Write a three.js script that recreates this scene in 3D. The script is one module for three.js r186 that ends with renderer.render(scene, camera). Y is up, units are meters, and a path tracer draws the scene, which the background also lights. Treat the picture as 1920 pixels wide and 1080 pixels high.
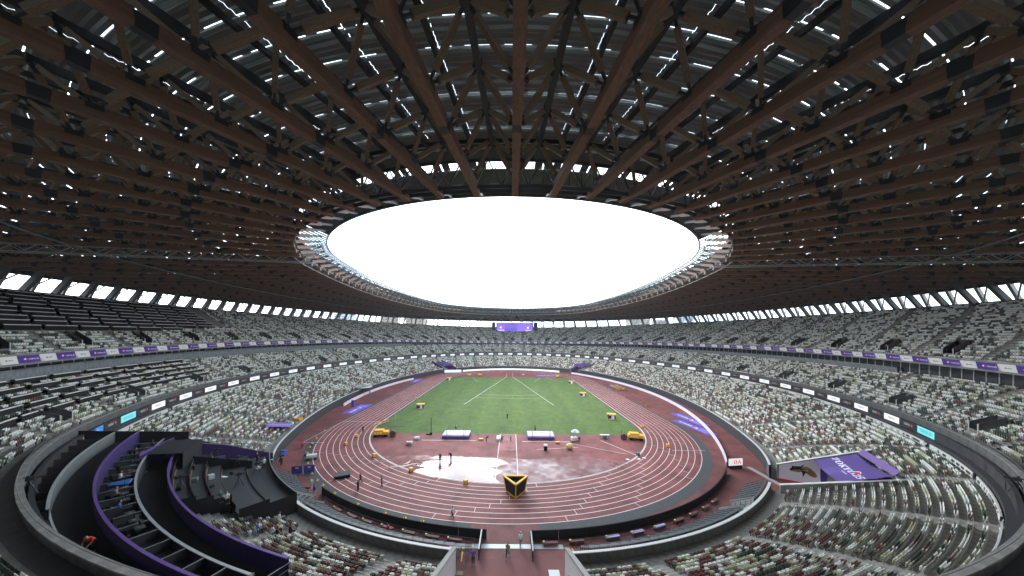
import * as THREE from 'three';
import { mergeGeometries } from 'three/addons/utils/BufferGeometryUtils.js';
import { RoundedBoxGeometry } from 'three/addons/geometries/RoundedBoxGeometry.js';
import { ImprovedNoise } from 'three/addons/math/ImprovedNoise.js';
import { MarchingCubes } from 'three/addons/objects/MarchingCubes.js';

// ---------- camera, sky, sun, exposure ----------
const scene = new THREE.Scene();
const camera = new THREE.PerspectiveCamera(2 * Math.atan(629 / 572.15) * 180 / Math.PI, 16 / 9, 0.5, 6000);
camera.setViewOffset(1920, 1258, 2.2, 0, 1920, 1080);
camera.position.set(0, 25.225, 130.475);
camera.rotation.set(0, 0, 0.01);
const renderer = new THREE.WebGLRenderer({ antialias: true });
renderer.setSize(1024, 576);
renderer.toneMapping = THREE.LinearToneMapping;
renderer.toneMappingExposure = 2.05;
renderer.shadowMap.enabled = true;
const perlin = new ImprovedNoise();
const fbm = (x, y, z, o = 4) => { let a = 0, s = 0.5, f = 1; for (let i = 0; i < o; i++) { a += s * perlin.noise(x * f, y * f, z * f); s *= 0.5; f *= 2.03; } return a; };
const smooth = (a, b, x) => { const t = Math.min(1, Math.max(0, (x - a) / (b - a))); return t * t * (3 - 2 * t); };
const SKYB = 2.2;
const SUN_DIR = new THREE.Vector3(-0.27, 0.50, -0.82).normalize();
{
  const W = 1024, H = 512, data = new Float32Array(W * H * 4), d = new THREE.Vector3();
  for (let j = 0; j < H; j++) for (let i = 0; i < W; i++) {
    const th = (j + 0.5) / H * Math.PI - Math.PI / 2, ph = (i + 0.5) / W * 2 * Math.PI - Math.PI;
    d.set(Math.cos(th) * Math.cos(ph), Math.sin(th), Math.cos(th) * Math.sin(ph));
    const e = Math.max(d.y, 0.02), q = 1 / (e + 0.25);
    const n = fbm(d.x * q * 1.5 + 3.1, d.z * q * 1.5 - 1.7, 0.4, 6), m = fbm(d.x * q * 0.5 + 9, d.z * q * 0.5, 2.2, 3);
    const cl = smooth(-0.16, 0.22, n + 0.5 * m);
    const glow = Math.pow(Math.max(0, d.dot(SUN_DIR)), 14);
    const base = SKYB * (1.12 - 0.34 * Math.max(0, d.y)), b = base * (0.72 + 0.75 * cl + 0.9 * glow * (0.3 + 0.7 * cl));
    const k = 1 - cl * 0.8, o = (j * W + i) * 4;
    data[o] = b * (1 - 0.24 * k); data[o + 1] = b * (1 - 0.09 * k); data[o + 2] = b * (1 + 0.08 * k); data[o + 3] = 1;
    if (d.y < -0.01) { data[o] = data[o + 1] = data[o + 2] = SKYB * 0.2; }
  }
  const t = new THREE.DataTexture(data, W, H, THREE.RGBAFormat, THREE.FloatType);
  t.mapping = THREE.EquirectangularReflectionMapping; t.magFilter = t.minFilter = THREE.LinearFilter; t.needsUpdate = true;
  scene.background = t; scene.environment = t;
}
const sun = new THREE.DirectionalLight(new THREE.Color(1, 0.96, 0.9), 0.6);
sun.position.copy(SUN_DIR).multiplyScalar(400); sun.castShadow = true; sun.shadow.radius = 30;
Object.assign(sun.shadow.camera, { left: -200, right: 200, top: 200, bottom: -200, near: 1, far: 900 }); sun.shadow.mapSize.set(4096, 4096);
scene.add(sun);

// ---------- helpers ----------
function rngOf(s) { return () => { s |= 0; s = s + 0x6D2B79F5 | 0; let t = Math.imul(s ^ s >>> 15, 1 | s); t = t + Math.imul(t ^ t >>> 7, 61 | t) ^ t; return ((t ^ t >>> 14) >>> 0) / 4294967296; }; }
const rnd = rngOf(2025);
const V = (x, y, z) => new THREE.Vector3(x, y, z);
const lerp = (a, b, t) => a + (b - a) * t;
const used = {};
const ord = n => n + (n % 10 === 1 && n % 100 !== 11 ? 'st' : n % 10 === 2 && n % 100 !== 12 ? 'nd' : n % 10 === 3 && n % 100 !== 13 ? 'rd' : 'th');
const cnt = {}; const nth = k => ord(cnt[k] = (cnt[k] || 0) + 1);
const numbered = n => { const k = used[n] = (used[n] ?? -1) + 1; return k ? n + '_' + String(k).padStart(3, '0') : n; };
function tag(o, label, category, group, kind) { if (label) o.userData.label = label; if (category) o.userData.category = category; if (group) o.userData.group = group; if (kind) o.userData.kind = kind; return o; }
function mesh(name, geo, mat, parent) { const m = new THREE.Mesh(geo, mat); m.castShadow = m.receiveShadow = true; if (parent) { m.name = name; parent.add(m); } else { m.name = numbered(name); scene.add(m); } return m; }
function thing(name, label, category, pos, turn = 0, group) { const g = new THREE.Group(); g.name = numbered(name); if (pos) g.position.set(...pos); g.rotation.y = turn; scene.add(g); return tag(g, label, category, group); }
function box(w, h, d, x = 0, y = 0, z = 0) { const g = new THREE.BoxGeometry(w, h, d); g.translate(x, y, z); return g; }
function rbox(w, h, d, r, x = 0, y = 0, z = 0, s = 1) { const g = new RoundedBoxGeometry(w, h, d, s, r); g.translate(x, y, z); return g.index ? g.toNonIndexed() : g; }
function cyl(r0, r1, h, x = 0, y = 0, z = 0, n = 12) { const g = new THREE.CylinderGeometry(r0, r1, h, n); g.translate(x, y, z); return g; }
const _m = new THREE.Matrix4(), _x = V(), _y = V(), _z = V();
// a bar between two points: w across, h in the direction nearest to up
function bar(a, b, w, h, up = V(0, 1, 0)) {
  const g = new THREE.BoxGeometry(w, h, a.distanceTo(b));
  _z.subVectors(b, a).normalize(); _x.crossVectors(up, _z); if (_x.lengthSq() < 1e-6) _x.set(1, 0, 0); _x.normalize(); _y.crossVectors(_z, _x);
  _m.makeBasis(_x, _y, _z).setPosition((a.x + b.x) / 2, (a.y + b.y) / 2, (a.z + b.z) / 2); g.applyMatrix4(_m); return g;
}
function rod(a, b, r, n = 6) { const g = new THREE.CylinderGeometry(r, r, a.distanceTo(b), n, 1); g.rotateX(Math.PI / 2); _z.subVectors(b, a).normalize(); _x.crossVectors(V(0, 1, 0), _z); if (_x.lengthSq() < 1e-6) _x.set(1, 0, 0); _x.normalize(); _y.crossVectors(_z, _x); _m.makeBasis(_x, _y, _z).setPosition((a.x + b.x) / 2, (a.y + b.y) / 2, (a.z + b.z) / 2); g.applyMatrix4(_m); return g; }
const merge = l => mergeGeometries(l.map(g => g.index ? g.toNonIndexed() : g));
function quads(list) { // list of [a,b,c,d] points with optional uv
  const p = [], uv = [];
  for (const [a, b, c, d] of list) { for (const q of [a, b, c, a, c, d]) p.push(q.x, q.y, q.z); const w = a.distanceTo(b), h = b.distanceTo(c); uv.push(0, 0, w, 0, w, h, 0, 0, w, h, 0, h); }
  const g = new THREE.BufferGeometry(); g.setAttribute('position', new THREE.Float32BufferAttribute(p, 3)); g.setAttribute('uv', new THREE.Float32BufferAttribute(uv, 2)); g.computeVertexNormals(); return g;
}
// ---------- ring curves: four-centred ovals, 108 bays round the bowl ----------
const NB = 108;
function prep(s) { if (s.ok) return s; s.c = s.A - s.r; s.Rs = (s.W * s.W + s.c * s.c - s.r * s.r) / (2 * (s.W - s.r)); s.phi = Math.atan2(s.Rs - s.W, s.c); s.ok = true; return s; }
const mix = (a, b, u) => prep({ A: lerp(a.A, b.A, u), W: lerp(a.W, b.W, u), r: lerp(a.r, b.r, u), x: lerp(a.x || 0, b.x || 0, u) });
function ring(s, t) { // t in bays; 0 = end nearest the camera, runs to +x first
  prep(s); t = ((t % NB) + NB) % NB; let m = 1; if (t > 54) { t = NB - t; m = -1; }
  let f = 1; if (t > 27) { t = 54 - t; f = -1; }
  let x, z, nx, nz;
  if (t <= 15) { const a = t / 15 * s.phi; nx = Math.sin(a); nz = Math.cos(a); x = s.r * nx; z = s.c + s.r * nz; }
  else { const a = s.phi + (t - 15) / 12 * (Math.PI / 2 - s.phi); nx = Math.sin(a); nz = Math.cos(a); x = -(s.Rs - s.W) + s.Rs * nx; z = s.Rs * nz; }
  return { x: m * x + (s.x || 0), z: f * z, nx: m * nx, nz: f * nz };
}
const hy = (y, q) => Array.isArray(y) ? lerp(y[0], y[1], q.nz * q.nz) : y; // [at the sides, at the ends]
const RP = (s, t, y) => { const q = ring(s, t); return V(q.x, hy(y, q), q.z); };
// sweep a profile [[spec, y], ...] round t0..t1
function sweep(prof, t0, t1, n, skip, closed) {
  const list = [];
  for (let i = 0; i < n; i++) {
    const a = lerp(t0, t1, i / n), b = lerp(t0, t1, (i + 1) / n);
    for (let k = 0; k < prof.length - (closed ? 0 : 1); k++) {
      const [s0, y0] = prof[k], [s1, y1] = prof[(k + 1) % prof.length];
      const p = RP(s0, a, y0), q = RP(s0, b, y0), r = RP(s1, b, y1), u = RP(s1, a, y1);
      if (skip && skip((p.x + r.x) / 2, (p.z + r.z) / 2)) continue;
      list.push([p, q, r, u]);
    }
  }
  return quads(list);
}
// the same, as one geometry for each unbroken run
function sweepRuns(prof, t0, t1, n, skip, closed) {
  const runs = []; let cur = null;
  for (let i = 0; i < n; i++) { const a = lerp(t0, t1, i / n), b = lerp(t0, t1, (i + 1) / n), p = RP(prof[0][0], a, 0), r = RP(prof[1][0], b, 0); if (skip((p.x + r.x) / 2, (p.z + r.z) / 2)) { cur = null; continue; } if (!cur) runs.push(cur = [a, b, 0]); cur[1] = b; cur[2]++; }
  if (runs.length > 1 && runs[0][0] === t0 && runs[runs.length - 1][1] > t1 - 1e-6 && t1 - t0 === NB) { const l = runs.pop(); runs[0][0] = l[0] - NB; runs[0][2] += l[2]; }
  return runs.map(([a, b, m]) => sweep(prof, a, b, m, null, closed));
}
const off = (s, o) => prep({ A: s.A + o, W: s.W + o, r: s.r + o, x: s.x || 0 });
const ringTube = (s, y, r, t0 = 0, t1 = NB, n = 216) => sweep([[off(s, -r), y], [s, Array.isArray(y) ? y.map(v => v - r) : y - r], [off(s, r), y], [s, Array.isArray(y) ? y.map(v => v + r) : y + r]], t0, t1, n, null, true);
const ringBar = (s, y0, y1, w, t0, t1, n, skip) => sweep([[s, y0], [s, y1], [off(s, w), y1], [off(s, w), y0]], t0, t1, n, skip, true);

// ---------- textures and materials ----------
function tex(w, h, fn, rep = [1, 1], srgb = true) {
  const d = new Uint8Array(w * h * 4);
  for (let j = 0; j < h; j++) for (let i = 0; i < w; i++) { const c = fn(i / w, j / h, i, j); const o = (j * w + i) * 4; for (let k = 0; k < 3; k++) d[o + k] = Math.max(0, Math.min(255, (Array.isArray(c) ? c[k] : c) * 255)); d[o + 3] = 255; }
  const t = new THREE.DataTexture(d, w, h, THREE.RGBAFormat); t.wrapS = t.wrapT = THREE.RepeatWrapping; t.magFilter = THREE.LinearFilter; t.minFilter = THREE.LinearMipmapLinearFilter; t.generateMipmaps = true;
  if (srgb) t.colorSpace = THREE.SRGBColorSpace; t.repeat.set(...rep); t.needsUpdate = true; return t;
}
// tileable value noise
function tile(seed, n) { const r = rngOf(seed), g = Float32Array.from({ length: n * n }, r); return (u, v) => { const x = u * n, y = v * n, i = Math.floor(x), j = Math.floor(y), f = x - i, h = y - j, s = f * f * (3 - 2 * f), q = h * h * (3 - 2 * h), a = (p, o) => g[((o % n + n) % n) * n + ((p % n + n) % n)]; return lerp(lerp(a(i, j), a(i + 1, j), s), lerp(a(i, j + 1), a(i + 1, j + 1), s), q); }; }
const N4 = tile(1, 5), N16 = tile(2, 17), N64 = tile(3, 64), N200 = tile(4, 200);
const grain = (u, v) => 0.4 * N4(u, v) + 0.3 * N16(u, v) + 0.2 * N64(u, v) + 0.1 * N200(u, v);
const C = (r, g, b) => new THREE.Color().setRGB(r, g, b);
const std = (c, rough = 0.8, o = {}) => new THREE.MeshStandardMaterial({ color: Array.isArray(c) ? C(...c) : c, roughness: rough, side: THREE.DoubleSide, ...o });
const concreteTex = tex(512, 512, (u, v) => { const n = grain(u, v); return 0.78 + 0.34 * (n - 0.5) + 0.1 * (N200(v, u) - 0.5); }, [1 / 9, 1 / 9]);
const woodTex = tex(256, 256, (u, v) => { const l = Math.floor(v * 8), k = 0.5 + 0.5 * Math.sin(u * 40 + 9 * N16(u * 0.3, v) + l * 7), n = N64(u * 0.2, v) + N4(u, v); return [0.80 + 0.08 * k + 0.12 * (n - 1) + 0.05 * (N16(l / 8, 0.3) - 0.5), 0.8 + 0.07 * k + 0.12 * (n - 1), 0.8 + 0.05 * k + 0.1 * (n - 1)]; }, [1 / 3, 1 / 1.2]);
const trackTex = tex(1024, 1024, (u, v) => { const n = N4(u, v), m = N16(u, v), f = N200(u, v), s = N64(u, v); const st = Math.max(0, N16(u * 1 + 0.3, v) - 0.72) * 0.5; const k = 0.8 + 0.14 * (n - 0.5) + 0.14 * (m - 0.5) + 0.1 * (f - 0.5) + 0.07 * (s - 0.5) - st; return [k, k * (1 + 0.05 * (m - 0.5)), k * (1 + 0.05 * (m - 0.5))]; }, [1 / 34, 1 / 34]);
const grassTex = tex(1024, 1024, (u, v) => { const st = 0.022 * Math.sin(u * Math.PI * 2 * 7) + 0.03 * (N64(u, 0.5) - 0.5), fine = N200(u, v) - 0.5, n = N64(u, v * 0.25) - 0.5, s = N16(u * 2, v) - 0.5; const k = 0.78 + st + 0.18 * fine + 0.08 * n + 0.06 * s; return [k * (1 + 0.06 * n), k, k * (1 - 0.05 * n)]; }, [1 / 70, 1 / 36]);
const M = {
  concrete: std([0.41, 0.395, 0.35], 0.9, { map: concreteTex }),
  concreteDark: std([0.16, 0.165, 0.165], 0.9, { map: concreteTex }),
  ledge: std([0.36, 0.39, 0.41], 0.7, { map: concreteTex }),
  benchGrey: std([0.10, 0.11, 0.115], 0.6, { metalness: 0.2 }),
  beam: std([0.30, 0.30, 0.285], 0.7),
  wallGrey: std([0.17, 0.17, 0.165], 0.85, { map: concreteTex }),
  concreteMid: std([0.25, 0.25, 0.245], 0.85, { map: concreteTex }),
  concretePale: std([0.46, 0.455, 0.43], 0.85, { map: concreteTex }),
  stair: std([0.58, 0.565, 0.52], 0.9, { map: concreteTex }),
  track: std([0.32, 0.085, 0.078], 0.75, { map: trackTex }),
  apron: std([0.26, 0.072, 0.067], 0.75, { map: trackTex }),
  grass: std([0.135, 0.215, 0.045], 0.95, { map: grassTex }),
  band: std([0.085, 0.085, 0.088], 0.8, { map: trackTex }),
  line: std([0.8, 0.8, 0.78], 0.6),
  yellow: std([0.85, 0.45, 0.03], 0.5),
  orange: std([0.8, 0.3, 0.02], 0.5),
  white: std([0.75, 0.75, 0.74], 0.5),
  offwhite: std([0.62, 0.62, 0.6], 0.6),
  black: std([0.011, 0.011, 0.012], 0.92),
  charcoal: std([0.035, 0.036, 0.04], 0.65),
  darkgrey: std([0.07, 0.075, 0.08], 0.6, { map: concreteTex }),
  steel: std([0.22, 0.24, 0.245], 0.45, { metalness: 0.35 }),
  steelPale: std([0.42, 0.45, 0.45], 0.45, { metalness: 0.3 }),
  steelDark: std([0.045, 0.05, 0.055], 0.5, { metalness: 0.3 }),
  teal: std([0.45, 0.54, 0.53], 0.35, { metalness: 0.4 }),
  deck: std([0.30, 0.30, 0.295], 0.55, { metalness: 0.1 }),
  wood: std([0.31, 0.18, 0.117], 0.65, { map: woodTex }),
  woodPale: std([0.35, 0.26, 0.168], 0.65, { map: woodTex }),
  purple: std([0.115, 0.055, 0.26], 0.6),
  purpleDark: std([0.036, 0.016, 0.10], 0.6),
  purpleMid: std([0.085, 0.04, 0.20], 0.7),
  purpleMat: std([0.25, 0.16, 0.50], 0.6),
  purpleBlack: std([0.03, 0.015, 0.07], 0.7),
  lavender: std([0.50, 0.46, 0.75], 0.55),
  glassDark: new THREE.MeshPhysicalMaterial({ color: C(0.02, 0.025, 0.03), roughness: 0.08, side: THREE.DoubleSide }),
  blue: std([0.03, 0.12, 0.5], 0.5),
  red: std([0.6, 0.03, 0.03], 0.7),
};
function canvasTex(w, h, draw) { const c = document.createElement('canvas'); c.width = w; c.height = h; const g = c.getContext('2d'); draw(g, w, h); const t = new THREE.CanvasTexture(c); t.colorSpace = THREE.SRGBColorSpace; return t; }
// ---------- the bowl ----------
const F1 = { A: 98.5, W: 63.5, r: 55, x: 2 };
const R2 = { A: 116.5, W: 93, r: 82, x: 1.5 };
const R3 = { A: 128, W: 101, r: 90, x: 1.5 };
const FE = { A: 92.7, W: 61, r: 50, x: 1 };   // fence round the track
const TIERS = [
  { f: off(F1, 1.6), b: off(R2, -1), y0: 1.4, y1: [7.7, 8.3], n: 21, aisle: 3, aoff: 0 },
  { f: off(R2, 1.5), b: { A: 130.5, W: 106, r: 95, x: 1.5 }, y0: [10.3, 11.3], y1: [17, 17.3], n: 14, aisle: 3, aoff: 1.5 },
  { f: off(R3, 0.8), b: { A: 155, W: 126, r: 120, x: 1 }, y0: [21.2, 19.4], y1: [34.5, 32.4], n: 27, aisle: 2.25, aoff: 1.1 },
];
const yOf = (T, u) => { const a = Array.isArray(T.y0) ? T.y0 : [T.y0, T.y0], b = Array.isArray(T.y1) ? T.y1 : [T.y1, T.y1]; return [lerp(a[0], b[0], u), lerp(a[1], b[1], u)]; };
// openings through the lower stand: a tunnel on the axis and one at each corner
const TUN = [];
for (const [sx, sz] of [[1, 1], [-1, 1], [1, -1], [-1, -1]]) { const a = Math.atan2(0.47, 0.88); TUN.push({ x: 2 + sx * 43.2, z: sz * 79.6, dx: sx * Math.cos(a), dz: sz * Math.sin(a), w: 4.7, L: 10.5 }); }
const inTunnel = (x, z) => { if (z > 0 && Math.abs(x - 0.2) < 5.9) return true; for (const T of TUN) { const px = x - T.x, pz = z - T.z, l = px * T.dx + pz * T.dz, s = px * -T.dz + pz * T.dx; if (l > -6 && l < T.L && Math.abs(s) < T.w) return true; } return false; };
const angOf = (x, z) => Math.atan2(x - 2, z - 43.5) * 180 / Math.PI;  // about the near end's centre
const tNear = (x, z) => angOf(x, z) / 4.53;
const inMedia = (x, z, jj) => { const j = jj * 25 / 21; if (z < 60) return false; const t = tNear(x, z); return (j >= 12.5 && t < -3.6 && t > -12.6) || (j < 12.5 && t < -7.2 && t > -13); };
const vomAt = [null, { step: 3, off: 0, r0: 2, r1: 5, w: 1.25 }, { step: 2.25, off: 0, r0: 3, r1: 7, w: 1.2 }];
// press desks replace seats on the left of the two upper tiers
const pressRow = (k, j, t) => (k === 2 && ((t > 87.2 && t < 98.5 && j >= 8) || (t > 82.5 && t <= 87.2 && j >= 12 - (t - 82.5)))) || (k === 1 && t > 86 && t < 95 && j >= 3);

// ground, track and grass
{
  const g = new THREE.CircleGeometry(3000, 64); g.rotateX(-Math.PI / 2); g.translate(0, -0.4, 0);
  tag(mesh('ground', g, std([0.18, 0.18, 0.17], 0.95)), null, null, null, 'structure');
  const flat = (pts, y) => { const s = new THREE.Shape(pts.map(p => new THREE.Vector2(p[0], -p[1]))); const q = new THREE.ShapeGeometry(s); q.rotateX(-Math.PI / 2); q.translate(0, y, 0); return q; };
  globalThis.flat = flat;
  const pts = []; for (let i = 0; i < 216; i++) { const q = ring(off(F1, 0.1), i / 2); pts.push([q.x, q.z]); }
  const apron = mesh('apron', flat(pts, 0), M.apron); tag(apron, null, null, null, 'structure');
  // floors of the tunnels
  const tf = [box(11.8, 0.3, 24, 0.2, -0.146, 108)]; for (const T of TUN) { const b = box(30, 0.3, 9.4, 12, -0.146, 0); b.rotateY(-Math.atan2(T.dz, T.dx)); b.translate(T.x, 0, T.z); tf.push(b); }
  mesh('tunnel_floor', merge(tf), M.apron, apron);
  const TX = -0.47, H = 42.195;
  const oval = (R, n = 90) => { const p = []; for (let i = 0; i <= n; i++) { const a = Math.PI * i / n; p.push([TX + R * Math.cos(a), H + R * Math.sin(a)]); } for (let i = 0; i <= n; i++) { const a = Math.PI + Math.PI * i / n; p.push([TX + R * Math.cos(a), -H + R * Math.sin(a)]); } return p; };
  const strip = (outer, inner, y, closed = true) => { const l = []; const n = outer.length; for (let i = 0; i < (closed ? n : n - 1); i++) { const j = (i + 1) % n; l.push([V(outer[i][0], y, outer[i][1]), V(outer[j][0], y, outer[j][1]), V(inner[j][0], y, inner[j][1]), V(inner[i][0], y, inner[i][1])]); } return quads(l); };
  const uvFlat = g => { const p = g.attributes.position, u = g.attributes.uv; for (let i = 0; i < p.count; i++) u.setXY(i, p.getX(i), p.getZ(i)); return g; };
  globalThis.uvFlat = uvFlat;
  const track = mesh('running_track', uvFlat(strip(oval(47.53), oval(36.2), 0.006)), M.track); tag(track, null, null, null, 'structure');
  const dz = mesh('end_zone', flat([...oval(36.2)], 0.003), M.track); tag(dz, null, null, null, 'structure');
  for (let i = 0; i <= 9; i++) { const R = 36.5 + 1.22 * i; mesh('lane_line', strip(oval(R + 0.045), oval(R - 0.045), 0.011), M.line, track); }
  // kerb
  mesh('kerb', strip(oval(36.42), oval(36.25), 0.05), M.offwhite, track);
  // grass
  const gp = []; for (let i = 0; i <= 40; i++) { const z = -52.3 + 104.6 * i / 40; gp.push([TX + Math.min(35.6, Math.sqrt(Math.max(0, 35.8 ** 2 - Math.max(0, Math.abs(z) - H) ** 2))), z]); }
  for (let i = 40; i >= 0; i--) { const z = -52.3 + 104.6 * i / 40; gp.push([TX - Math.min(35.6, Math.sqrt(Math.max(0, 35.8 ** 2 - Math.max(0, Math.abs(z) - H) ** 2))), z]); }
  const grass = mesh('grass_field', flat(gp, 0.012), M.grass); tag(grass, null, null, null, 'structure');
  // grey band outside the last lane
  const bo = [], bi = [];
  const bw = a => lerp(1.5, 1.9, Math.sin(a)); 
  for (let i = 0; i <= 90; i++) { const a = -0.04 + (Math.PI - 0.30) * i / 90 ; const R = 47.62; bo.push([TX + (R + bw(a)) * Math.cos(a), H + (R + bw(a)) * Math.sin(a)]); bi.push([TX + R * Math.cos(a), H + R * Math.sin(a)]); }
  const cut = Math.round(90 * (Math.PI / 2 - 0.075 + 0.04) / (Math.PI - 0.30)), cut2 = Math.round(90 * (Math.PI / 2 + 0.105 + 0.04) / (Math.PI - 0.30));
  mesh('edge_band', strip(bo.slice(0, cut), bi.slice(0, cut), 0.009, false), M.band, track);
  mesh('edge_band', strip(bo.slice(cut2), bi.slice(cut2), 0.009, false), M.band, track);
  for (const s of [-1, 1]) { const x = TX + s * 47.62, e = s < 0 ? 60 : H; mesh('edge_band', strip([[x + s * 0.55, -H], [x + s * 0.55, e]], [[x, -H], [x, e]], 0.0095, false), M.band, track); mesh('edge_band', strip([[TX + s * 36.25, -H], [TX + s * 36.25, H]], [[TX + s * 35.6, -H], [TX + s * 35.6, H]], 0.016, false), M.band, track); }
  // start chute of the straight and cross lines
  const L = (x0, z0, x1, z1, w = 0.09, y = 0.0145, m = M.line, n = 'painted_line', par = track) => { const a = V(x0, y, z0), b = V(x1, y, z1), d = V().subVectors(b, a).normalize(), s = V(-d.z, 0, d.x).multiplyScalar(w / 2); return mesh(n, quads([[a.clone().add(s), b.clone().add(s), b.clone().sub(s), a.clone().sub(s)]]), m, par); };
  globalThis.paintLine = L;
  L(TX - 47.5, H, TX - 47.5, 60); L(TX - 47.5, 60, TX - 42.2, 60); L(TX - 47.6, 60.4, TX - 43.6, 60.4, 0.5, 0.0135, M.band, 'edge_band');
  L(TX - 47.5, 42.6, TX - 36.5, 42.6); L(TX + 36.6, 62.5, TX + 44, 62.5); L(TX - 47.5, -42.2, TX - 36.5, -42.2);
  // staggered lane marks round the bend
  for (let i = 0; i < 9; i++) for (const b of [0.12, 0.42, 0.78, 1.05, 1.42, 1.9, 2.3, 2.75]) { const a = b + i * 0.045 + 0.02 * Math.sin(i * 7 + b * 5), R0 = 36.5 + 1.22 * i, R1 = R0 + 1.22; if ((i * 3 + Math.floor(b * 10)) % 3 === 0) continue; L(TX + R0 * Math.cos(a), H + R0 * Math.sin(a), TX + R1 * Math.cos(a), H + R1 * Math.sin(a), 0.06); }
  // throwing runways and sector lines
  for (const s of [-1, 1]) { L(TX + s * 2, 52.4, TX + s * 2, 78.3, 0.1); L(TX + s * 2, -52.4, TX + s * 2, -78.3, 0.1); L(TX + s * 2.2, -53, TX + s * 16.3, 19.5, 0.14, 0.019, M.line, 'sector_line', grass); }
  L(TX - 26, -36, TX - 12, -36.2, 0.09, 0.018, M.line, 'sector_line', grass); L(TX - 22, -52, TX - 17.5, -36, 0.1, 0.019, M.line, 'sector_line', grass); L(TX - 24, -52, TX - 31, -39, 0.1, 0.019, M.line, 'sector_line', grass);
  L(TX + 18, -52, TX + 13.5, -36, 0.1, 0.019, M.line, 'sector_line', grass); L(TX + 22, -52, TX + 29, -36, 0.1, 0.019, M.line, 'sector_line', grass);
  const arc = (R, y, m) => { const o = [], q = []; for (let i = 0; i <= 30; i++) { const a = lerp(-0.185, 0.185, i / 30) * 1.02; o.push([TX + (R + 0.06) * Math.sin(a), -64 + (R + 0.06) * Math.cos(a)]); q.push([TX + (R - 0.06) * Math.sin(a), -64 + (R - 0.06) * Math.cos(a)]); } mesh('sector_line', strip(o, q, y, false), m, grass); };
  arc(66, 0.020, M.line); arc(72, 0.0205, std([0.75, 0.7, 0.15], 0.7));
  // lighter runway mat on the axis and its lines
  const mat = mesh('runway_mat', uvFlat(strip([[TX - 1.95, 52.4], [TX - 1.95, 63.5]], [[TX + 1.95, 52.4], [TX + 1.95, 63.5]], 0.010, false)), std([0.5, 0.16, 0.15], 0.7, { map: trackTex }), track);
  L(TX - 20.5, 57.5, TX - 7.6, 57.5, 0.16); L(TX + 3.4, 57.8, TX + 15, 57.8, 0.16); L(22, 56.5, 27, 65.6, 0.12); L(14, 58.6, 25, 65, 0.1); L(6, 62.8, 15.5, 61.2, 0.1);
}
// puddle of rain water lying on the near end zone
{
  const edge = (pts, seed, amp) => { const o = [], r = rngOf(seed); const cv = new THREE.CatmullRomCurve3(pts.map(p => V(p[0], 0, p[1])), true, 'catmullrom', 0.35).getPoints(170); for (const p of cv) { const n = fbm(p.x * 0.6 + seed, p.z * 0.6, 0, 4) * amp; o.push([p.x + n, p.z + n * 0.7]); } return o; };
  const ripple = tex(256, 256, (u, v) => 0.03 + 0.22 * Math.max(0, N16(u, v) + 0.5 * N64(u, v) - 0.95), [1 / 14, 1 / 14], false);
  const water = std([0.22, 0.055, 0.055], 1, { roughnessMap: ripple, map: trackTex });
  const film = std([0.29, 0.075, 0.07], 1, { roughnessMap: tex(256, 256, (u, v) => 0.16 + 0.75 * Math.pow(Math.max(0, 0.55 * N4(u, v) + 0.5 * N16(u, v) + 0.2 * N64(u, v) - 0.18), 1.1), [1 / 17, 1 / 17], false), map: trackTex });
  tag(mesh('puddle', flat(edge([[-20.5, 71.2], [-16, 72.5], [-17.8, 74.2], [-14, 76.2], [-9, 77.6], [-4, 78.2], [-1.6, 78.3], [-2.6, 76], [-1.1, 74], [-3.4, 72.2], [-0.2, 70.5], [-2.5, 68], [-6, 67.6], [-11, 67.8], [-15, 69.2]], 3, 0.9), 0.0125), water), null, null, null, 'structure');
  tag(mesh('puddle', flat(edge([[-8, 77.6], [-2, 78.4], [4, 78.1], [10, 76.8], [17, 74], [23, 70.2], [24, 68.8], [19, 67.5], [14, 66.3], [11, 67.2], [8, 67.6], [3.4, 68.4], [0, 67.4], [-6, 67.3], [-10, 72]], 9, 0.7), 0.0118), film), null, null, null, 'structure');
  tag(mesh('puddle', flat(edge([[-26, 67.6], [-20, 66.8], [-12, 67], [-7, 67], [-11, 68.3], [-17, 68.9], [-21, 68.6]], 5, 0.8), 0.0122), film), null, null, null, 'structure');
  const damp = std([0.13, 0.018, 0.018], 0.35);
  for (const [a, b, c, d, s] of [[-28, 71.2, -23.5, 68.6, 1], [-24, 73.2, -17.5, 70.6, 2], [-20.5, 71.4, -19.6, 69.4, 4]]) tag(mesh('damp_patch', flat(edge([[a, b], [lerp(a, c, 0.5) + 0.2, lerp(b, d, 0.5) + 0.45], [c, d], [lerp(a, c, 0.5) - 0.1, lerp(b, d, 0.5) - 0.3]], s, 0.7), 0.0135), damp), null, null, null, 'structure');
}

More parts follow.
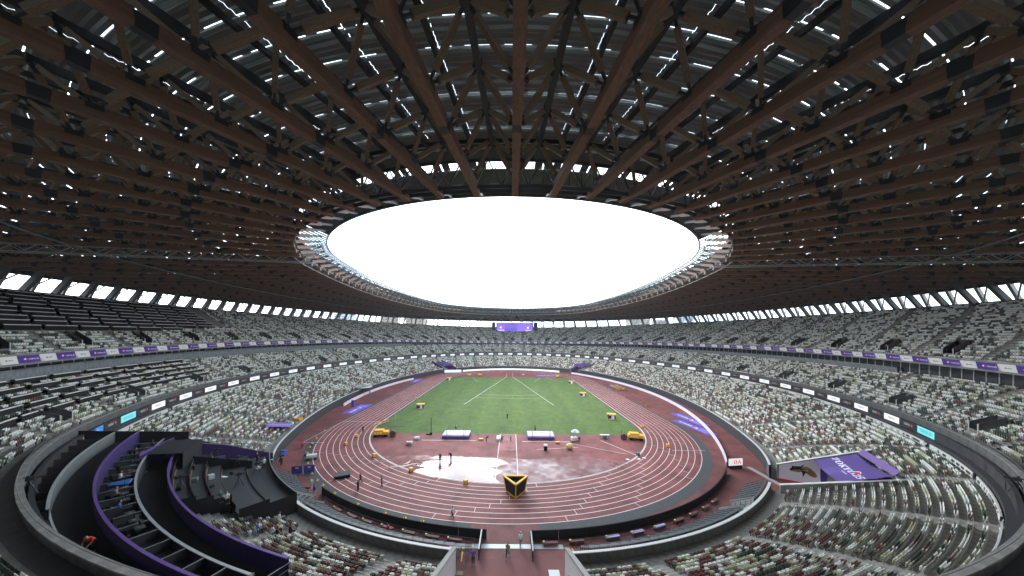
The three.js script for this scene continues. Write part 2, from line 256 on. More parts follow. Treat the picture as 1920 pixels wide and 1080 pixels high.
// stands: every row a concrete step
const STAND = [];
const standLabel = ['lower tier of concrete terraces round the track', 'middle tier of concrete terraces behind the light ribbon', 'steep upper tier of concrete terraces under the roof'];
TIERS.forEach((T, k) => {
  const st = thing('seating_stand', standLabel[k], 'stand'); STAND.push(st);
  for (let j = 0; j < T.n; j++) {
    const s0 = mix(T.f, T.b, j / T.n), s1 = mix(T.f, T.b, (j + 1) / T.n), y0 = yOf(T, j / T.n), y1 = yOf(T, (j + 1) / T.n);
    const skip = (x, z) => { if (k === 0) return inTunnel(x, z); return false; };
    const v = vomAt[k]; const vs = v && j >= v.r0 && j < v.r1;
    const sk = !vs ? skip : null;
    if (k === 0) for (const g of sweepRuns([[s0, y0], [s1, y0], [s1, y1]], 0, NB, 432, inTunnel)) mesh('terrace_step', g, M.concrete, st);
    else if (!vs) mesh('terrace_step', sweep([[s0, y0], [s1, y0], [s1, y1]], 0, NB, 216), M.concrete, st);
    else { const l = []; for (let a = 0; a < NB / v.step; a++) { const t0 = a * v.step + v.off, q = ring(s0, t0), q2 = ring(s0, t0 + 0.1), per = Math.hypot(q.x - q2.x, q.z - q2.z) * 10, h = v.w / per; mesh('terrace_step', sweep([[s0, y0], [s1, y0], [s1, y1]], t0 + h, t0 + v.step - h, 5), M.concrete, st); } }
  }
});
{ // pale beam that carries the seats of each row of the lower stand
  const T = TIERS[0]; for (let j = 0; j < T.n; j++) { const s = off(mix(T.f, T.b, (j + 0.72) / T.n), 0.1), y = yOf(T, j / T.n), w = [[s, y.map(v => v + 0.34)], [s, y.map(v => v + 0.39)], [off(s, 0.07), y.map(v => v + 0.39)], [off(s, 0.07), y.map(v => v + 0.34)]];
    const l = []; for (let a = 0; a < 36; a++) { const h = 0.85 / (Math.hypot(RP(s, a * 3, 0).x - RP(s, a * 3 + 0.1, 0).x, RP(s, a * 3, 0).z - RP(s, a * 3 + 0.1, 0).z) * 10); l.push(...sweepRuns(w, a * 3 + h, a * 3 + 3 - h, 12, (x, z) => inTunnel(x, z) || inMedia(x, z, j), true)); } tag(mesh('seat_beam', mergeGeometries(l), M.beam, STAND[0]), null, null, null, 'stuff'); } }
const sideSeg = (s, t, w) => { const q = ring(s, t), q2 = ring(s, t + 0.05); return w / (Math.hypot(q.x - q2.x, q.z - q2.z) * 20); };
// aisle stairs: half steps between the rows
TIERS.forEach((T, k) => {
  for (let a = 0; a < NB / T.aisle - 1e-6; a++) {
    const t = a * T.aisle + T.aoff, l = [];
    const qm = ring(mix(T.f, T.b, 0.5), t); 
    if (k === 0 && t === 0) continue;
    for (let j = 0; j < T.n; j++) {
      const v = vomAt[k]; if (v && j >= v.r0 - 1 && j < v.r1 && Math.abs(((t - v.off) / v.step + 0.5) % 1 - 0.5) < 0.05) continue;
      const s0 = mix(T.f, T.b, (j + 0.55) / T.n), s1 = mix(T.f, T.b, (j + 1) / T.n), q = ring(s0, t); if (k === 0 && (inTunnel(q.x, q.z) || inMedia(q.x, q.z, j))) continue;
      const y0 = yOf(T, j / T.n).map(y => y + 0.004), y1 = yOf(T, (j + 0.5) / T.n), h = sideSeg(s0, t, 0.75);
      l.push(sweep([[s0, y0], [s0, y1], [off(s1, -0.003), y1]], t - h, t + h, 1));
    }
    if (l.length) mesh('aisle_stair', mergeGeometries(l), M.stair, STAND[k]);
  }
});
// front wall of the lower stand with its coping
{
  const st = STAND[0], sk = (x, z) => inTunnel(x, z);
  const rb = (s, y0, y1, w) => [[s, y0], [s, y1], [off(s, w), y1], [off(s, w), y0]];
  for (const g of sweepRuns(rb(F1, 0, 2.4, 0.3), 0, NB, 432, sk, true)) mesh('front_wall', g, M.wallGrey, st);
  for (const g of sweepRuns(rb(off(F1, -0.06), 0, 2.3, 0.05), 12.8, 95.2, 330, sk, true)) mesh('wall_cladding', g, M.charcoal, st);
  for (const g of sweepRuns(rb(off(F1, -0.08), 2.4, 2.48, 0.34), 0, NB, 432, sk, true)) mesh('coping', g, M.offwhite, st);
  for (const g of sweepRuns([[off(F1, 0.3), 1.39], [TIERS[0].f, 1.39]], 0, NB, 432, sk)) mesh('walkway', g, M.concrete, st);
  // wall and soffit behind the last row
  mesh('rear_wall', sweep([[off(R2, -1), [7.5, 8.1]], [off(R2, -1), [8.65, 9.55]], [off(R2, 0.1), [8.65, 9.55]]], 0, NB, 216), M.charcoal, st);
  const m2 = STAND[1];
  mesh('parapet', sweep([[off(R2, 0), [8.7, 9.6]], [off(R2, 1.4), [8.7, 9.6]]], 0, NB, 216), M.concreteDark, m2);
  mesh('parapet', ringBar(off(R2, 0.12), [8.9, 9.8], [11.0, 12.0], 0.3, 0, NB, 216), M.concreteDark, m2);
  mesh('coping', ringBar(off(R2, 0.05), [11.0, 12.0], [11.1, 12.1], 0.45, 0, NB, 216), M.concretePale, m2);
  mesh('walkway', sweep([[off(R2, 0.3), [10.3, 11.3]], [off(R2, 1.5), [10.3, 11.3]]], 0, NB, 216), M.darkgrey, m2);
  mesh('rail', merge([ringTube(off(R2, 0.4), [11.45, 12.45], 0.03)]), M.steel, m2);
  const T2 = TIERS[1];
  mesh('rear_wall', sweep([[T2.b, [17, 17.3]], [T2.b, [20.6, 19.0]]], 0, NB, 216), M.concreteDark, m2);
  const m3 = STAND[2];
  mesh('fascia', ringBar(R3, [20.2, 18.5], [22.0, 20.25], 0.5, 0, NB, 216), M.concretePale, m3);
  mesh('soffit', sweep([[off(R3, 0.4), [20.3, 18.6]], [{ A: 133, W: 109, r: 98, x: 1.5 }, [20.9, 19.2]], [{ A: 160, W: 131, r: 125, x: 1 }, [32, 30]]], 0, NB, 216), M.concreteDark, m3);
  mesh('walkway', sweep([[off(R3, 0.5), [21.2, 19.4]], [off(R3, 0.8), [21.2, 19.4]]], 0, NB, 216), M.concrete, m3);
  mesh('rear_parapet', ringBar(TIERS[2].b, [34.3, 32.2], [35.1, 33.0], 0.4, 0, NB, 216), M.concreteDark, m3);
}
// walls of the vomitories
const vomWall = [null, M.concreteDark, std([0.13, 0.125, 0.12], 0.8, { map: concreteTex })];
[1, 2].forEach(k => {
  const T = TIERS[k], v = vomAt[k];
  for (let a = 0; a < NB / v.step; a++) {
    const t = a * v.step + v.off, sM = mix(T.f, T.b, (v.r0 + v.r1) / 2 / T.n), q0 = ring(sM, t);
    if (q0.z > 92) continue;
    const par = STAND[k], rows = [v.r0, v.r1 + 0.0];
    const P = (j, s, dy) => { const sp = mix(T.f, T.b, j / T.n), h = sideSeg(sp, t, v.w); const q = ring(sp, t + s * h), y = hy(yOf(T, Math.floor(j) / T.n), q); return V(q.x, y + dy, q.z); };
    const y00 = hy(yOf(T, (v.r0 - 1) / T.n), q0);
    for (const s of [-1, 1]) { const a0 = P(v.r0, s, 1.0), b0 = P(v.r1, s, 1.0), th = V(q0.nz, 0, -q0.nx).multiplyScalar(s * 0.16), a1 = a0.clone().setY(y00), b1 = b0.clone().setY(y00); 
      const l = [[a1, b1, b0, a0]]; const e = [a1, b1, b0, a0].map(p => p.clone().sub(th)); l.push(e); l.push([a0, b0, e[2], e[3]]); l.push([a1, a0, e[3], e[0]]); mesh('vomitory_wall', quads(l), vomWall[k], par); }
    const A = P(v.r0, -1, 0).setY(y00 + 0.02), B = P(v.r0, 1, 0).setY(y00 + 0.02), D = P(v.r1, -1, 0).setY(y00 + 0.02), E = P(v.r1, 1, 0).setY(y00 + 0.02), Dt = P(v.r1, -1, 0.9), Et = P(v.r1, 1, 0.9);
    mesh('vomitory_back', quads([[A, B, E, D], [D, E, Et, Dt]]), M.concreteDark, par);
    const qa = P(v.r0, -1, 1.02), qb = P(v.r0, 1, 1.02); mesh('vomitory_post', merge([bar(qa.clone().setY(y00), qa, 0.12, 0.12), bar(qb.clone().setY(y00), qb, 0.12, 0.12)]), M.offwhite, par);
  }
});
// ---------- seats ----------
{
  const seatGeo = (() => {
    const back = rbox(0.45, 0.40, 0.07, 0.03, 0, 0.70, -0.06); back.rotateX(0);
    const p = back.attributes.position; for (let i = 0; i < p.count; i++) { const y = p.getY(i); p.setZ(i, p.getZ(i) - (y - 0.42) * 0.22); }
    const pan = rbox(0.43, 0.34, 0.08, 0.03, 0, 0.66, 0.06);
    const leg = box(0.05, 0.5, 0.1, 0, 0.25, -0.02);
    const g = merge([back, pan, leg]); g.scale(0.95, 0.9, 0.9); g.computeVertexNormals(); return g;
  })();
  const COL = { white: C(0.82, 0.83, 0.78), pale: C(0.50, 0.51, 0.34), grey: C(0.33, 0.31, 0.28), green: C(0.040, 0.065, 0.048), brown: C(0.17, 0.06, 0.052) };
  const seatRough = 0.45;
  const spots = [], vP = V(), mat4 = new THREE.Matrix4();
  camera.updateMatrixWorld(); camera.updateProjectionMatrix();
  TIERS.forEach((T, k) => {
    for (let j = 0; j < T.n; j++) {
      const s = mix(T.f, T.b, (j + 0.72) / T.n), yy = yOf(T, j / T.n); let t = 0, col = 'white', seq = 1;
      const low = k === 0 ? 1 - j / T.n : 0, wts = k === 0 ? { white: 0.42, pale: 0.19, grey: 0.05, green: 0.27 * (1 - low * 0.5), brown: 0.06 + 0.5 * Math.pow(low, 1.6) } : k === 1 ? { white: 0.5, pale: 0.14, grey: 0.06, green: 0.27, brown: 0.03 } : { white: 0.55, pale: 0.08, grey: 0.14, green: 0.23, brown: 0.004 };
      const tot = Object.values(wts).reduce((a, b) => a + b, 0);
      const pick = () => { let r = rnd() * tot; for (const c in wts) { r -= wts[c]; if (r <= 0) return c; } return 'white'; };
      while (t < NB) {
        const q = ring(s, t), q2 = ring(s, t + 0.05), per = Math.hypot(q.x - q2.x, q.z - q2.z) * 20; const dt = 0.54 / per; t += dt;
        if (rnd() > 0.25) col = pick();
        const at = ((t - T.aoff) / T.aisle % 1 + 1) % 1 * T.aisle, ad = Math.min(at, T.aisle - at) * per; if (ad < 1.05) continue;
        const v = vomAt[k]; if (v && j >= v.r0 - 1 && j < v.r1) { const w = ((t - v.off) / v.step % 1 + 1) % 1 * v.step, wd = Math.min(w, v.step - w) * per; if (wd < v.w + 0.35) continue; }
        if (k === 0 && (inTunnel(q.x, q.z) || inMedia(q.x, q.z, j) || inTunnel(q.x + 0.5, q.z) || inTunnel(q.x - 0.5, q.z))) continue;
        if (pressRow(k, j, t) && j % (k === 2 ? 1 : 2) === 0) continue;
        if (k > 0 && q.z > 128) continue;
        const y = hy(yy, q); if (k === 2 && q.z > 60 && Math.abs(q.x) < 60) continue;
        spots.push([q.x, y, q.z, Math.atan2(-q.nx, -q.nz), col, k, j, t, seq++]);
      }
    }
  });
  const inView = s => { vP.set(s[0], s[1] + 0.5, s[2]).project(camera); return vP.z < 1 && Math.abs(vP.x) < 0.985 && Math.abs(vP.y) < 0.98; };
  const dist = s => camera.position.distanceTo(vP.set(s[0], s[1], s[2]));
  const near = spots.map((s, i) => [dist(s), i]).filter(([d, i]) => d < 60 && inView(spots[i])).sort((a, b) => a[0] - b[0]).slice(0, 300).map(a => a[1]);
  const own = new Set(near);
  const seatMat = std([1, 1, 1], seatRough), mats = {}; for (const c in COL) mats[c] = std(COL[c], seatRough);
  const words = { white: 'white', pale: 'pale yellow green', grey: 'stone grey', green: 'dark green', brown: 'dark brown' };
  for (const i of near) {
    const s = spots[i], o = mesh('stadium_seat', seatGeo, mats[s[4]]); o.position.set(s[0], s[1], s[2]); o.rotation.y = s[3];
    const where = s[5] === 1 ? (s[0] < 0 ? 'in the dim left corner' : 'in the dim right corner') : (s[0] < 0 ? 'left of the near tunnel' : 'right of the near tunnel');
    tag(o, words[s[4]] + ' folded seat ' + where + ', ' + ord(s[6] + 1) + ' row, ' + ord(s[8]) + ' place', 'seat', 'folded seats ' + where);
  }
  const rest = spots.filter((_, i) => !own.has(i));
  const im = new THREE.InstancedMesh(seatGeo, seatMat, rest.length); im.name = 'stadium_seats'; im.castShadow = im.receiveShadow = true;
  const cc = new THREE.Color(), e = new THREE.Euler(), qn = new THREE.Quaternion(), one = V(1, 1, 1);
  rest.forEach((s, i) => { mat4.compose(vP.set(s[0], s[1], s[2]), qn.setFromEuler(e.set(0, s[3], 0)), one); im.setMatrixAt(i, mat4); cc.copy(COL[s[4]]).multiplyScalar(0.9 + 0.18 * rnd()); im.setColorAt(i, cc); });
  scene.add(im); tag(im, 'thousands of folded seats in white, green and brown filling the stands', 'seats', null, 'stuff');
  console.log('seats', spots.length);
}
// ---------- the roof ----------
const TIP = { A: 99, W: 56, r: 50, x: 0.3 }, OUT = { A: 157, W: 128, r: 123, x: 0.3 }, INN = { A: 88, W: 50, r: 46, x: 0.3 };
const NL = 14, YL = u => lerp(41, 39.6, u), YU = u => lerp(44.1, 43.6, u);
const Lp = (k, j) => { const a = ring(TIP, k), b = ring(OUT, k), u = j / NL; return V(lerp(a.x, b.x, u), YL(u), lerp(a.z, b.z, u)); };
const Up = (k, j) => { const a = ring(TIP, k), b = ring(OUT, k), u = j / NL; return V(lerp(a.x, b.x, u), YU(u), lerp(a.z, b.z, u)); };
const along = (a, b, u) => V().lerpVectors(a, b, u);
const bayWord = k => { const s = k <= 54 ? 'right' : 'left'; return s; };
function uvAlong(g) { return g; }
for (let k = 0; k < NB; k++) {
  const dn = Math.min(k, NB - k), detail = dn <= 24;
  const end = dn <= 15 ? 'over the near end' : dn >= 39 ? 'over the far end' : k < 54 ? 'along the right side' : 'along the left side';
  const t = thing('roof_truss', dn === 0 ? 'timber and steel roof truss on the centre line straight overhead' : 'timber roof truss ' + end + (dn <= 15 || dn >= 39 ? ', ' + (dn === 54 ? 'on the centre line' : ord(dn <= 15 ? dn : 54 - dn) + ' ' + (k < 54 ? 'right' : 'left') + ' of the centre line') : ', ' + ord(dn - 15) + ' from the near end'), 'roof truss', null, 0, 'roof trusses ' + end);
  // lower chord: timber lengths joined by steel sleeves
  const segs = [[-0.55, 2.1], [2.3, 4.4], [4.6, 6.7], [6.9, 9.0], [9.2, 11.3], [11.5, 13.9]];
  const timber = (a, b) => merge([bar(along(a, b, 0).add(V(0, -0.21, 0)), along(a, b, 1).add(V(0, -0.21, 0)), 0.7, 0.4), bar(along(a, b, 0.004).add(V(0, 0.22, 0)), along(a, b, 0.996).add(V(0, 0.24, 0)), 0.64, 0.44)]);
  if (detail) for (const [a, b] of segs) mesh('lower_chord', timber(Lp(k, a), Lp(k, b)), M.wood, t);
  else mesh('lower_chord', merge(segs.map(([a, b]) => timber(Lp(k, a), Lp(k, b)))), M.wood, t);
  const sl = segs.slice(1).map(([a]) => bar(Lp(k, a - 0.32), Lp(k, a + 0.06), 0.56, 0.8));
  if (detail) for (const g of sl) mesh('steel_sleeve', g, M.steelDark, t); else mesh('steel_sleeve', merge(sl), M.steelDark, t);
  // upper chord of dark steel between this bay and the next
  mesh('upper_chord', bar(Up(k + 0.5, -0.2), Up(k + 0.5, NL - 0.2), 0.42, 0.55), M.steelDark, t);
  mesh('ridge_beam', bar(Up(k, 0).add(V(0, 0.35, 0)), Up(k, NL - 0.2).add(V(0, 0.35, 0)), 0.3, 0.36), M.steelDark, t);
  const webs = [], rods = [];
  for (let j = 0; j < NL; j++) {
    const U = Up(k + 0.5, j + 0.5);
    for (const [kk, jj, w] of [[k, j, 0.32], [k + 1, j, 0.32], [k, j + 1, 0.38], [k + 1, j + 1, 0.38]]) {
      const L = Lp(kk, jj).add(V(0, 0.3, 0)); const tg = bar(along(U, L, 0.16), along(U, L, 0.8), w, w), rg = bar(along(U, L, 0.0), along(U, L, 0.98), 0.16, 0.16);
      if (detail && j < 11) { const m = mesh('web_member', tg, M.woodPale, t); mesh('steel_end', rg, M.steelDark, m); } else { webs.push(tg); rods.push(rg); }
    }
  }
  if (webs.length) { mesh('web_member', merge(webs), M.woodPale, t); mesh('steel_end', merge(rods), M.steelDark, t); }
  if (detail) { const nc = []; for (let j = 0; j < 11; j++) { const p = Up(k + 0.5, j + 0.5); nc.push(box(0.6, 0.5, 0.6, p.x, p.y, p.z), bar(Lp(k, j - 0.1).add(V(0, 0.36, 0)), Lp(k, j + 0.1).add(V(0, 0.36, 0)), 0.68, 0.4)); }
    if (dn <= 13) for (const g of nc) mesh('node_casting', g, M.steelDark, t); else tag(mesh('node_casting', merge(nc), M.steelDark, t), null, null, null, 'stuff'); }
}
{
  const roof = thing('stadium_roof', 'ring shaped roof of ribbed metal sheets open to the sky in the middle', 'roof');
  const NR = 28, deckY = u => YU(u) + 1.25, rs = u => mix(TIP, OUT, u);
  // purlins: a pair of pipes under every joint of the sheets
  for (let r = 0; r <= NR; r++) { const u = r / NR; mesh('purlin', merge([ringTube(rs(u), deckY(u) - 0.2, 0.13, 0, NB, 108), ...(r % 2 ? [] : [ringTube(rs(u), deckY(u) - 0.7, 0.13, 0, NB, 108)])]), M.teal, roof); }
  // rafters under the sheets, half way between the trusses
  // ribbed sheets, laid in rows like shingles with an open joint between the rows
  for (let r = 0; r < NR; r++) {
    const list = [], K = 9, u0 = r / NR, u1 = (r + 1) / NR, len = 58 / NR, gap = 0.13;
    for (let h = 0; h < NB * 2; h++) {
      const ta = h / 2 + (h % 2 === 0 ? 0.005 : 0), tb = h / 2 + 0.5;
      for (let c = 0; c < 3; c++) {
        const t0 = lerp(ta, tb, c / 3), t1 = lerp(ta, tb, (c + 1) / 3), open = ((h * 3 + c + r) % 3) !== 0;
        const e0 = u0 + gap / len / NR; if (!open) list.push([RP(rs(u0), t0, deckY(u0) + 0.05), RP(rs(u0), t1, deckY(u0) + 0.05), RP(rs(e0), t1, deckY(e0)), RP(rs(e0), t0, deckY(e0))]);
        for (let i = 0; i < K; i++) {
          const a = lerp(e0, u1, i / K), b = lerp(e0, u1, (i + 1) / K), ya = deckY(a) + (i % 2 ? 0.10 : 0), yb = deckY(b) + ((i + 1) % 2 ? 0.10 : 0);
          const sa = rs(a), sb = rs(b); list.push([RP(sa, t0, ya), RP(sa, t1, ya), RP(sb, t1, yb), RP(sb, t0, yb)]);
        }
      }
    }
    mesh('ribbed_sheet', quads(list), M.deck, roof);
  }
  // outer fascia and eaves ring
  mesh('eaves_fascia', sweep([[off(OUT, -0.5), [39.0, 38.2]], [OUT, [39.0, 38.2]], [off(OUT, 1), 45.5], [off(OUT, -1), 45.2]], 0, NB, 216), M.steelDark, roof);
  mesh('ring_beam', ringTube(mix(TIP, OUT, 0.96), [39.35, 38.5], 0.32), M.steelDark, roof);
  mesh('ring_beam', ringTube(mix(TIP, OUT, 0.46), 39.75, 0.16), M.steel, roof);
  mesh('ring_beam', merge([ringTube(off(TIP, -0.9), 41.1, 0.26), ringTube(off(TIP, -2.3), 41.35, 0.3), ringTube(off(TIP, -0.9), 43.9, 0.2)]), M.steelDark, roof);
  mesh('service_pipe', ringTube(off(TIP, -1.6), 40.55, 0.12, 13, 95), M.steelPale, roof);
  // canopy between the trusses and the inner edge
  const inn = u => mix(off(TIP, 0.15), INN, u), cy = u => lerp(45.1, 44.7, u);
  mesh('canopy_strip', sweep([[inn(0), cy(0)], [inn(0.3), cy(0.3)]], 0, NB, 216), M.steelDark, roof); { mesh('canopy_strip', sweep([[inn(0.42), cy(0.42)], [inn(1), cy(1)]], -10, 10, 40), M.steelDark, roof); const op = [], gp = []; for (let h = 0; h < 88 * 3; h++) { const t = 10 + h / 3; op.push(sweep([[inn(0.42), cy(0.42)], [inn(1), cy(1)]], t, t + 0.2, 1)); gp.push(sweep([[inn(0.42), cy(0.42)], [inn(1), cy(1)]], t + 0.2, t + 1 / 3, 1)); }
    tag(mesh('canopy_strip', merge(op), M.steelDark, roof), null, null, null, 'stuff'); tag(mesh('rooflight', merge(gp), new THREE.MeshPhysicalMaterial({ color: C(0.8, 0.86, 0.86), roughness: 0.05, transmission: 1, thickness: 0, side: THREE.DoubleSide }), roof), null, null, null, 'stuff'); }
  const glass = new THREE.MeshPhysicalMaterial({ color: C(0.85, 0.9, 0.9), roughness: 0.05, transmission: 1, thickness: 0, side: THREE.DoubleSide });
  const gl = [], cl = []; for (let h = 0; h < NB * 4; h++) (h % 4 === 1 || h % 8 === 6 ? gl : cl).push(sweep([[inn(0.3), cy(0.3)], [inn(0.42), cy(0.42)]], h / 4 + 0.02, h / 4 + 0.23, 1));
  mesh('canopy_strip', merge(cl), M.steelDark, roof); tag(mesh('rooflight', merge(gl), glass, roof), null, null, null, 'stuff');
  mesh('closure', sweep([[inn(0), cy(0)], [inn(-0.02), 45.75]], 0, NB, 216), M.darkgrey, roof);
  { const l = []; for (let h = 0; h < NB * 3; h++) { const t = h / 3; l.push(bar(RP(off(TIP, -0.9), t, h % 2 ? 41.1 : 43.9), RP(off(TIP, -0.9), t + 1 / 3, h % 2 ? 43.9 : 41.1), 0.12, 0.12), bar(RP(off(TIP, -0.9), t, 41.1), RP(off(TIP, -3), t + 1 / 6, 44.4), 0.1, 0.1)); } mesh('tip_lattice', merge(l), M.steelDark, roof); }
  mesh('inner_edge', ringBar(INN, 44.5, 44.85, 0.25, 0, NB, 216), M.steel, roof);
  for (let k = 0; k < NB; k++) {
    const a = ring(off(TIP, -2.4), k), b = ring(off(INN, 1.3), k), p = V(a.x, 41.7, a.z), q = V(b.x, 44.3, b.z);
    mesh('edge_rafter', bar(p, along(p, q, 0.5), 0.55, 0.6), M.wood, roof); mesh('edge_strut', bar(along(p, q, 0.5), q, 0.22, 0.34), M.steelDark, roof);
  }
  // lattice girder hanging at the inner edge
  const low = off(INN, 6.0), lyt = 45.0, lyb = 42.0, lat = [], lat2 = [];
  lat.push(ringTube(low, lyb, 0.11, 11, 97), ringTube(off(INN, 1.0), lyt - 0.9, 0.1, 11, 97), ringTube(off(INN, 7.4), lyb + 0.2, 0.1, 11, 97));
  for (let h = 33; h < NB * 3 - 33; h++) { const t = h / 3, a = RP(low, t, lyb), b = RP(off(INN, 1.0), t + 1 / 6, lyt - 0.9), c = RP(low, t + 1 / 3, lyb), d = RP(off(INN, 7.4), t, lyb + 0.2); lat.push(bar(a, b, 0.1, 0.1), bar(b, c, 0.1, 0.1), bar(a, d, 0.07, 0.07)); lat2.push(bar(RP(off(INN, 0.2), t, 44.5), b, 0.1, 0.1)); }
  mesh('edge_lattice', merge(lat), M.steel, roof); mesh('edge_hanger', merge(lat2), M.steel, roof);
  for (let k = 0; k < NB; k++) { const dn = Math.min(k, NB - k); if (dn < 13 || dn > 46) continue; const l = []; for (let i = 0; i < 4; i++) { const q = ring(off(INN, 4.8), k + i / 4); const b = rbox(0.9, 0.6, 0.4, 0.1); b.rotateX(0.5); b.rotateY(Math.atan2(-q.nx, -q.nz)); b.translate(q.x, 42.6, q.z); l.push(b); } mesh('floodlight', merge(l), M.offwhite, roof); }
  // hanging gantry trusses on both sides
  for (const s of [-1, 1]) {
    const g = thing('hanging_gantry', 'slender steel lattice gantry slung under the roof on the ' + (s < 0 ? 'left' : 'right'), 'gantry', null, 0, null);
    const t = s < 0 ? 94.6 : 13.4, A = Lp(t, -1), B = Lp(t, 9.5), nrm = V(B.z - A.z, 0, -(B.x - A.x)).normalize(), l = []; const n = 22;
    const pt = (i, o, y) => along(A, B, i / n).add(nrm.clone().multiplyScalar(o)).setY(lerp(40.0, 38.6, i / n) + y);
    for (const o of [-0.6, 0.6]) { for (const y of [0, 1.5]) l.push(bar(pt(0, o, y), pt(n, o, y), 0.13, 0.13)); for (let i = 0; i < n; i++) l.push(bar(pt(i, o, i % 2 ? 0 : 1.5), pt(i + 1, o, i % 2 ? 1.5 : 0), 0.09, 0.09)); }
    mesh('lattice', merge(l), M.steelPale, g); const h = []; for (let i = 0; i <= n; i += 4) h.push(bar(pt(i, 0, 1.5), pt(i, 0, 3.2), 0.08, 0.08)); mesh('hanger', merge(h), M.steel, g);
  }
}
// slanted columns between the upper stand and the roof
{
  const cb = { A: 156.5, W: 127.5, r: 121.5, x: 1 }, ct = { A: 151, W: 122, r: 116, x: 0.6 };
  for (let k = 0; k < NB; k++) {
    const dn = Math.min(k, NB - k); if (dn < 7) continue;
    const side = dn >= 39 ? 'behind the far end' : k < 54 ? 'behind the right stand' : 'behind the left stand';
    const g = thing('slanted_column', 'leaning grey concrete column with thin braces ' + side + (dn >= 39 ? ', ' + nth('cf') + ' from the right' : ', ' + ord(k < 54 ? dn - 6 : dn - 6) + ' from the near end'), 'column', null, 0, 'leaning columns ' + side);
    const a = RP(cb, k, [33.2, 31.0]), b = RP(ct, k, [40.6, 40.4]);
    mesh('shaft', bar(a, b, 0.85, 1.1), M.concreteMid, g);
    const a2 = RP(off(cb, 3.2), k + 0.22, [33, 31]), b2 = RP(off(cb, -0.5), k + 0.22, [41, 41]);
    mesh('outer_post', bar(a2, b2, 0.7, 0.7), M.concretePale, g);
    const c = RP(cb, k + 0.95, [34.4, 32.2]), d = RP(off(ct, 2.6), k + 0.3, [38.9, 38.6]); mesh('brace', rod(c, d, 0.17), M.steel, g);
    mesh('brace', rod(RP(ct, k + 0.06, [39.6, 39.2]), RP(off(ct, 2), k + 0.98, [38.6, 38.2]), 0.13), M.steelDark, g);
  }
}
// ---------- banners, ribbons, screen ----------
function ringPanel(s, y0, y1, t0, t1, slant = 0, n = 3) { // upright curved panel with its own 0..1 uv, seen from the field
  const p = [], uv = [], idx = []; 
  for (let i = 0; i <= n; i++) for (const e of [0, 1]) { const f = i / n, t = lerp(t0, t1, f) + (e ? -slant : slant) * -1; const q = RP(s, t, e ? y1 : y0); p.push(q.x, q.y, q.z); uv.push(f, e); }
  for (let i = 0; i < n; i++) idx.push(2 * i, 2 * i + 2, 2 * i + 3, 2 * i, 2 * i + 3, 2 * i + 1);
  const g = new THREE.BufferGeometry(); g.setAttribute('position', new THREE.Float32BufferAttribute(p, 3)); g.setAttribute('uv', new THREE.Float32BufferAttribute(uv, 2)); g.setIndex(idx); g.computeVertexNormals(); return g;
}
const emblem = (g, x, y, s, wh = '#fff') => { g.fillStyle = wh; g.beginPath(); g.moveTo(x - s, y); g.quadraticCurveTo(x - s * 0.2, y - s * 0.9, x + s * 0.3, y - s * 0.7); g.lineTo(x + s * 0.1, y + s * 0.5); g.quadraticCurveTo(x - s * 0.4, y + s * 0.3, x - s, y); g.fill(); g.fillStyle = '#e8314f'; g.beginPath(); g.arc(x + s * 0.55, y - s * 0.1, s * 0.55, 0, 7); g.fill(); };
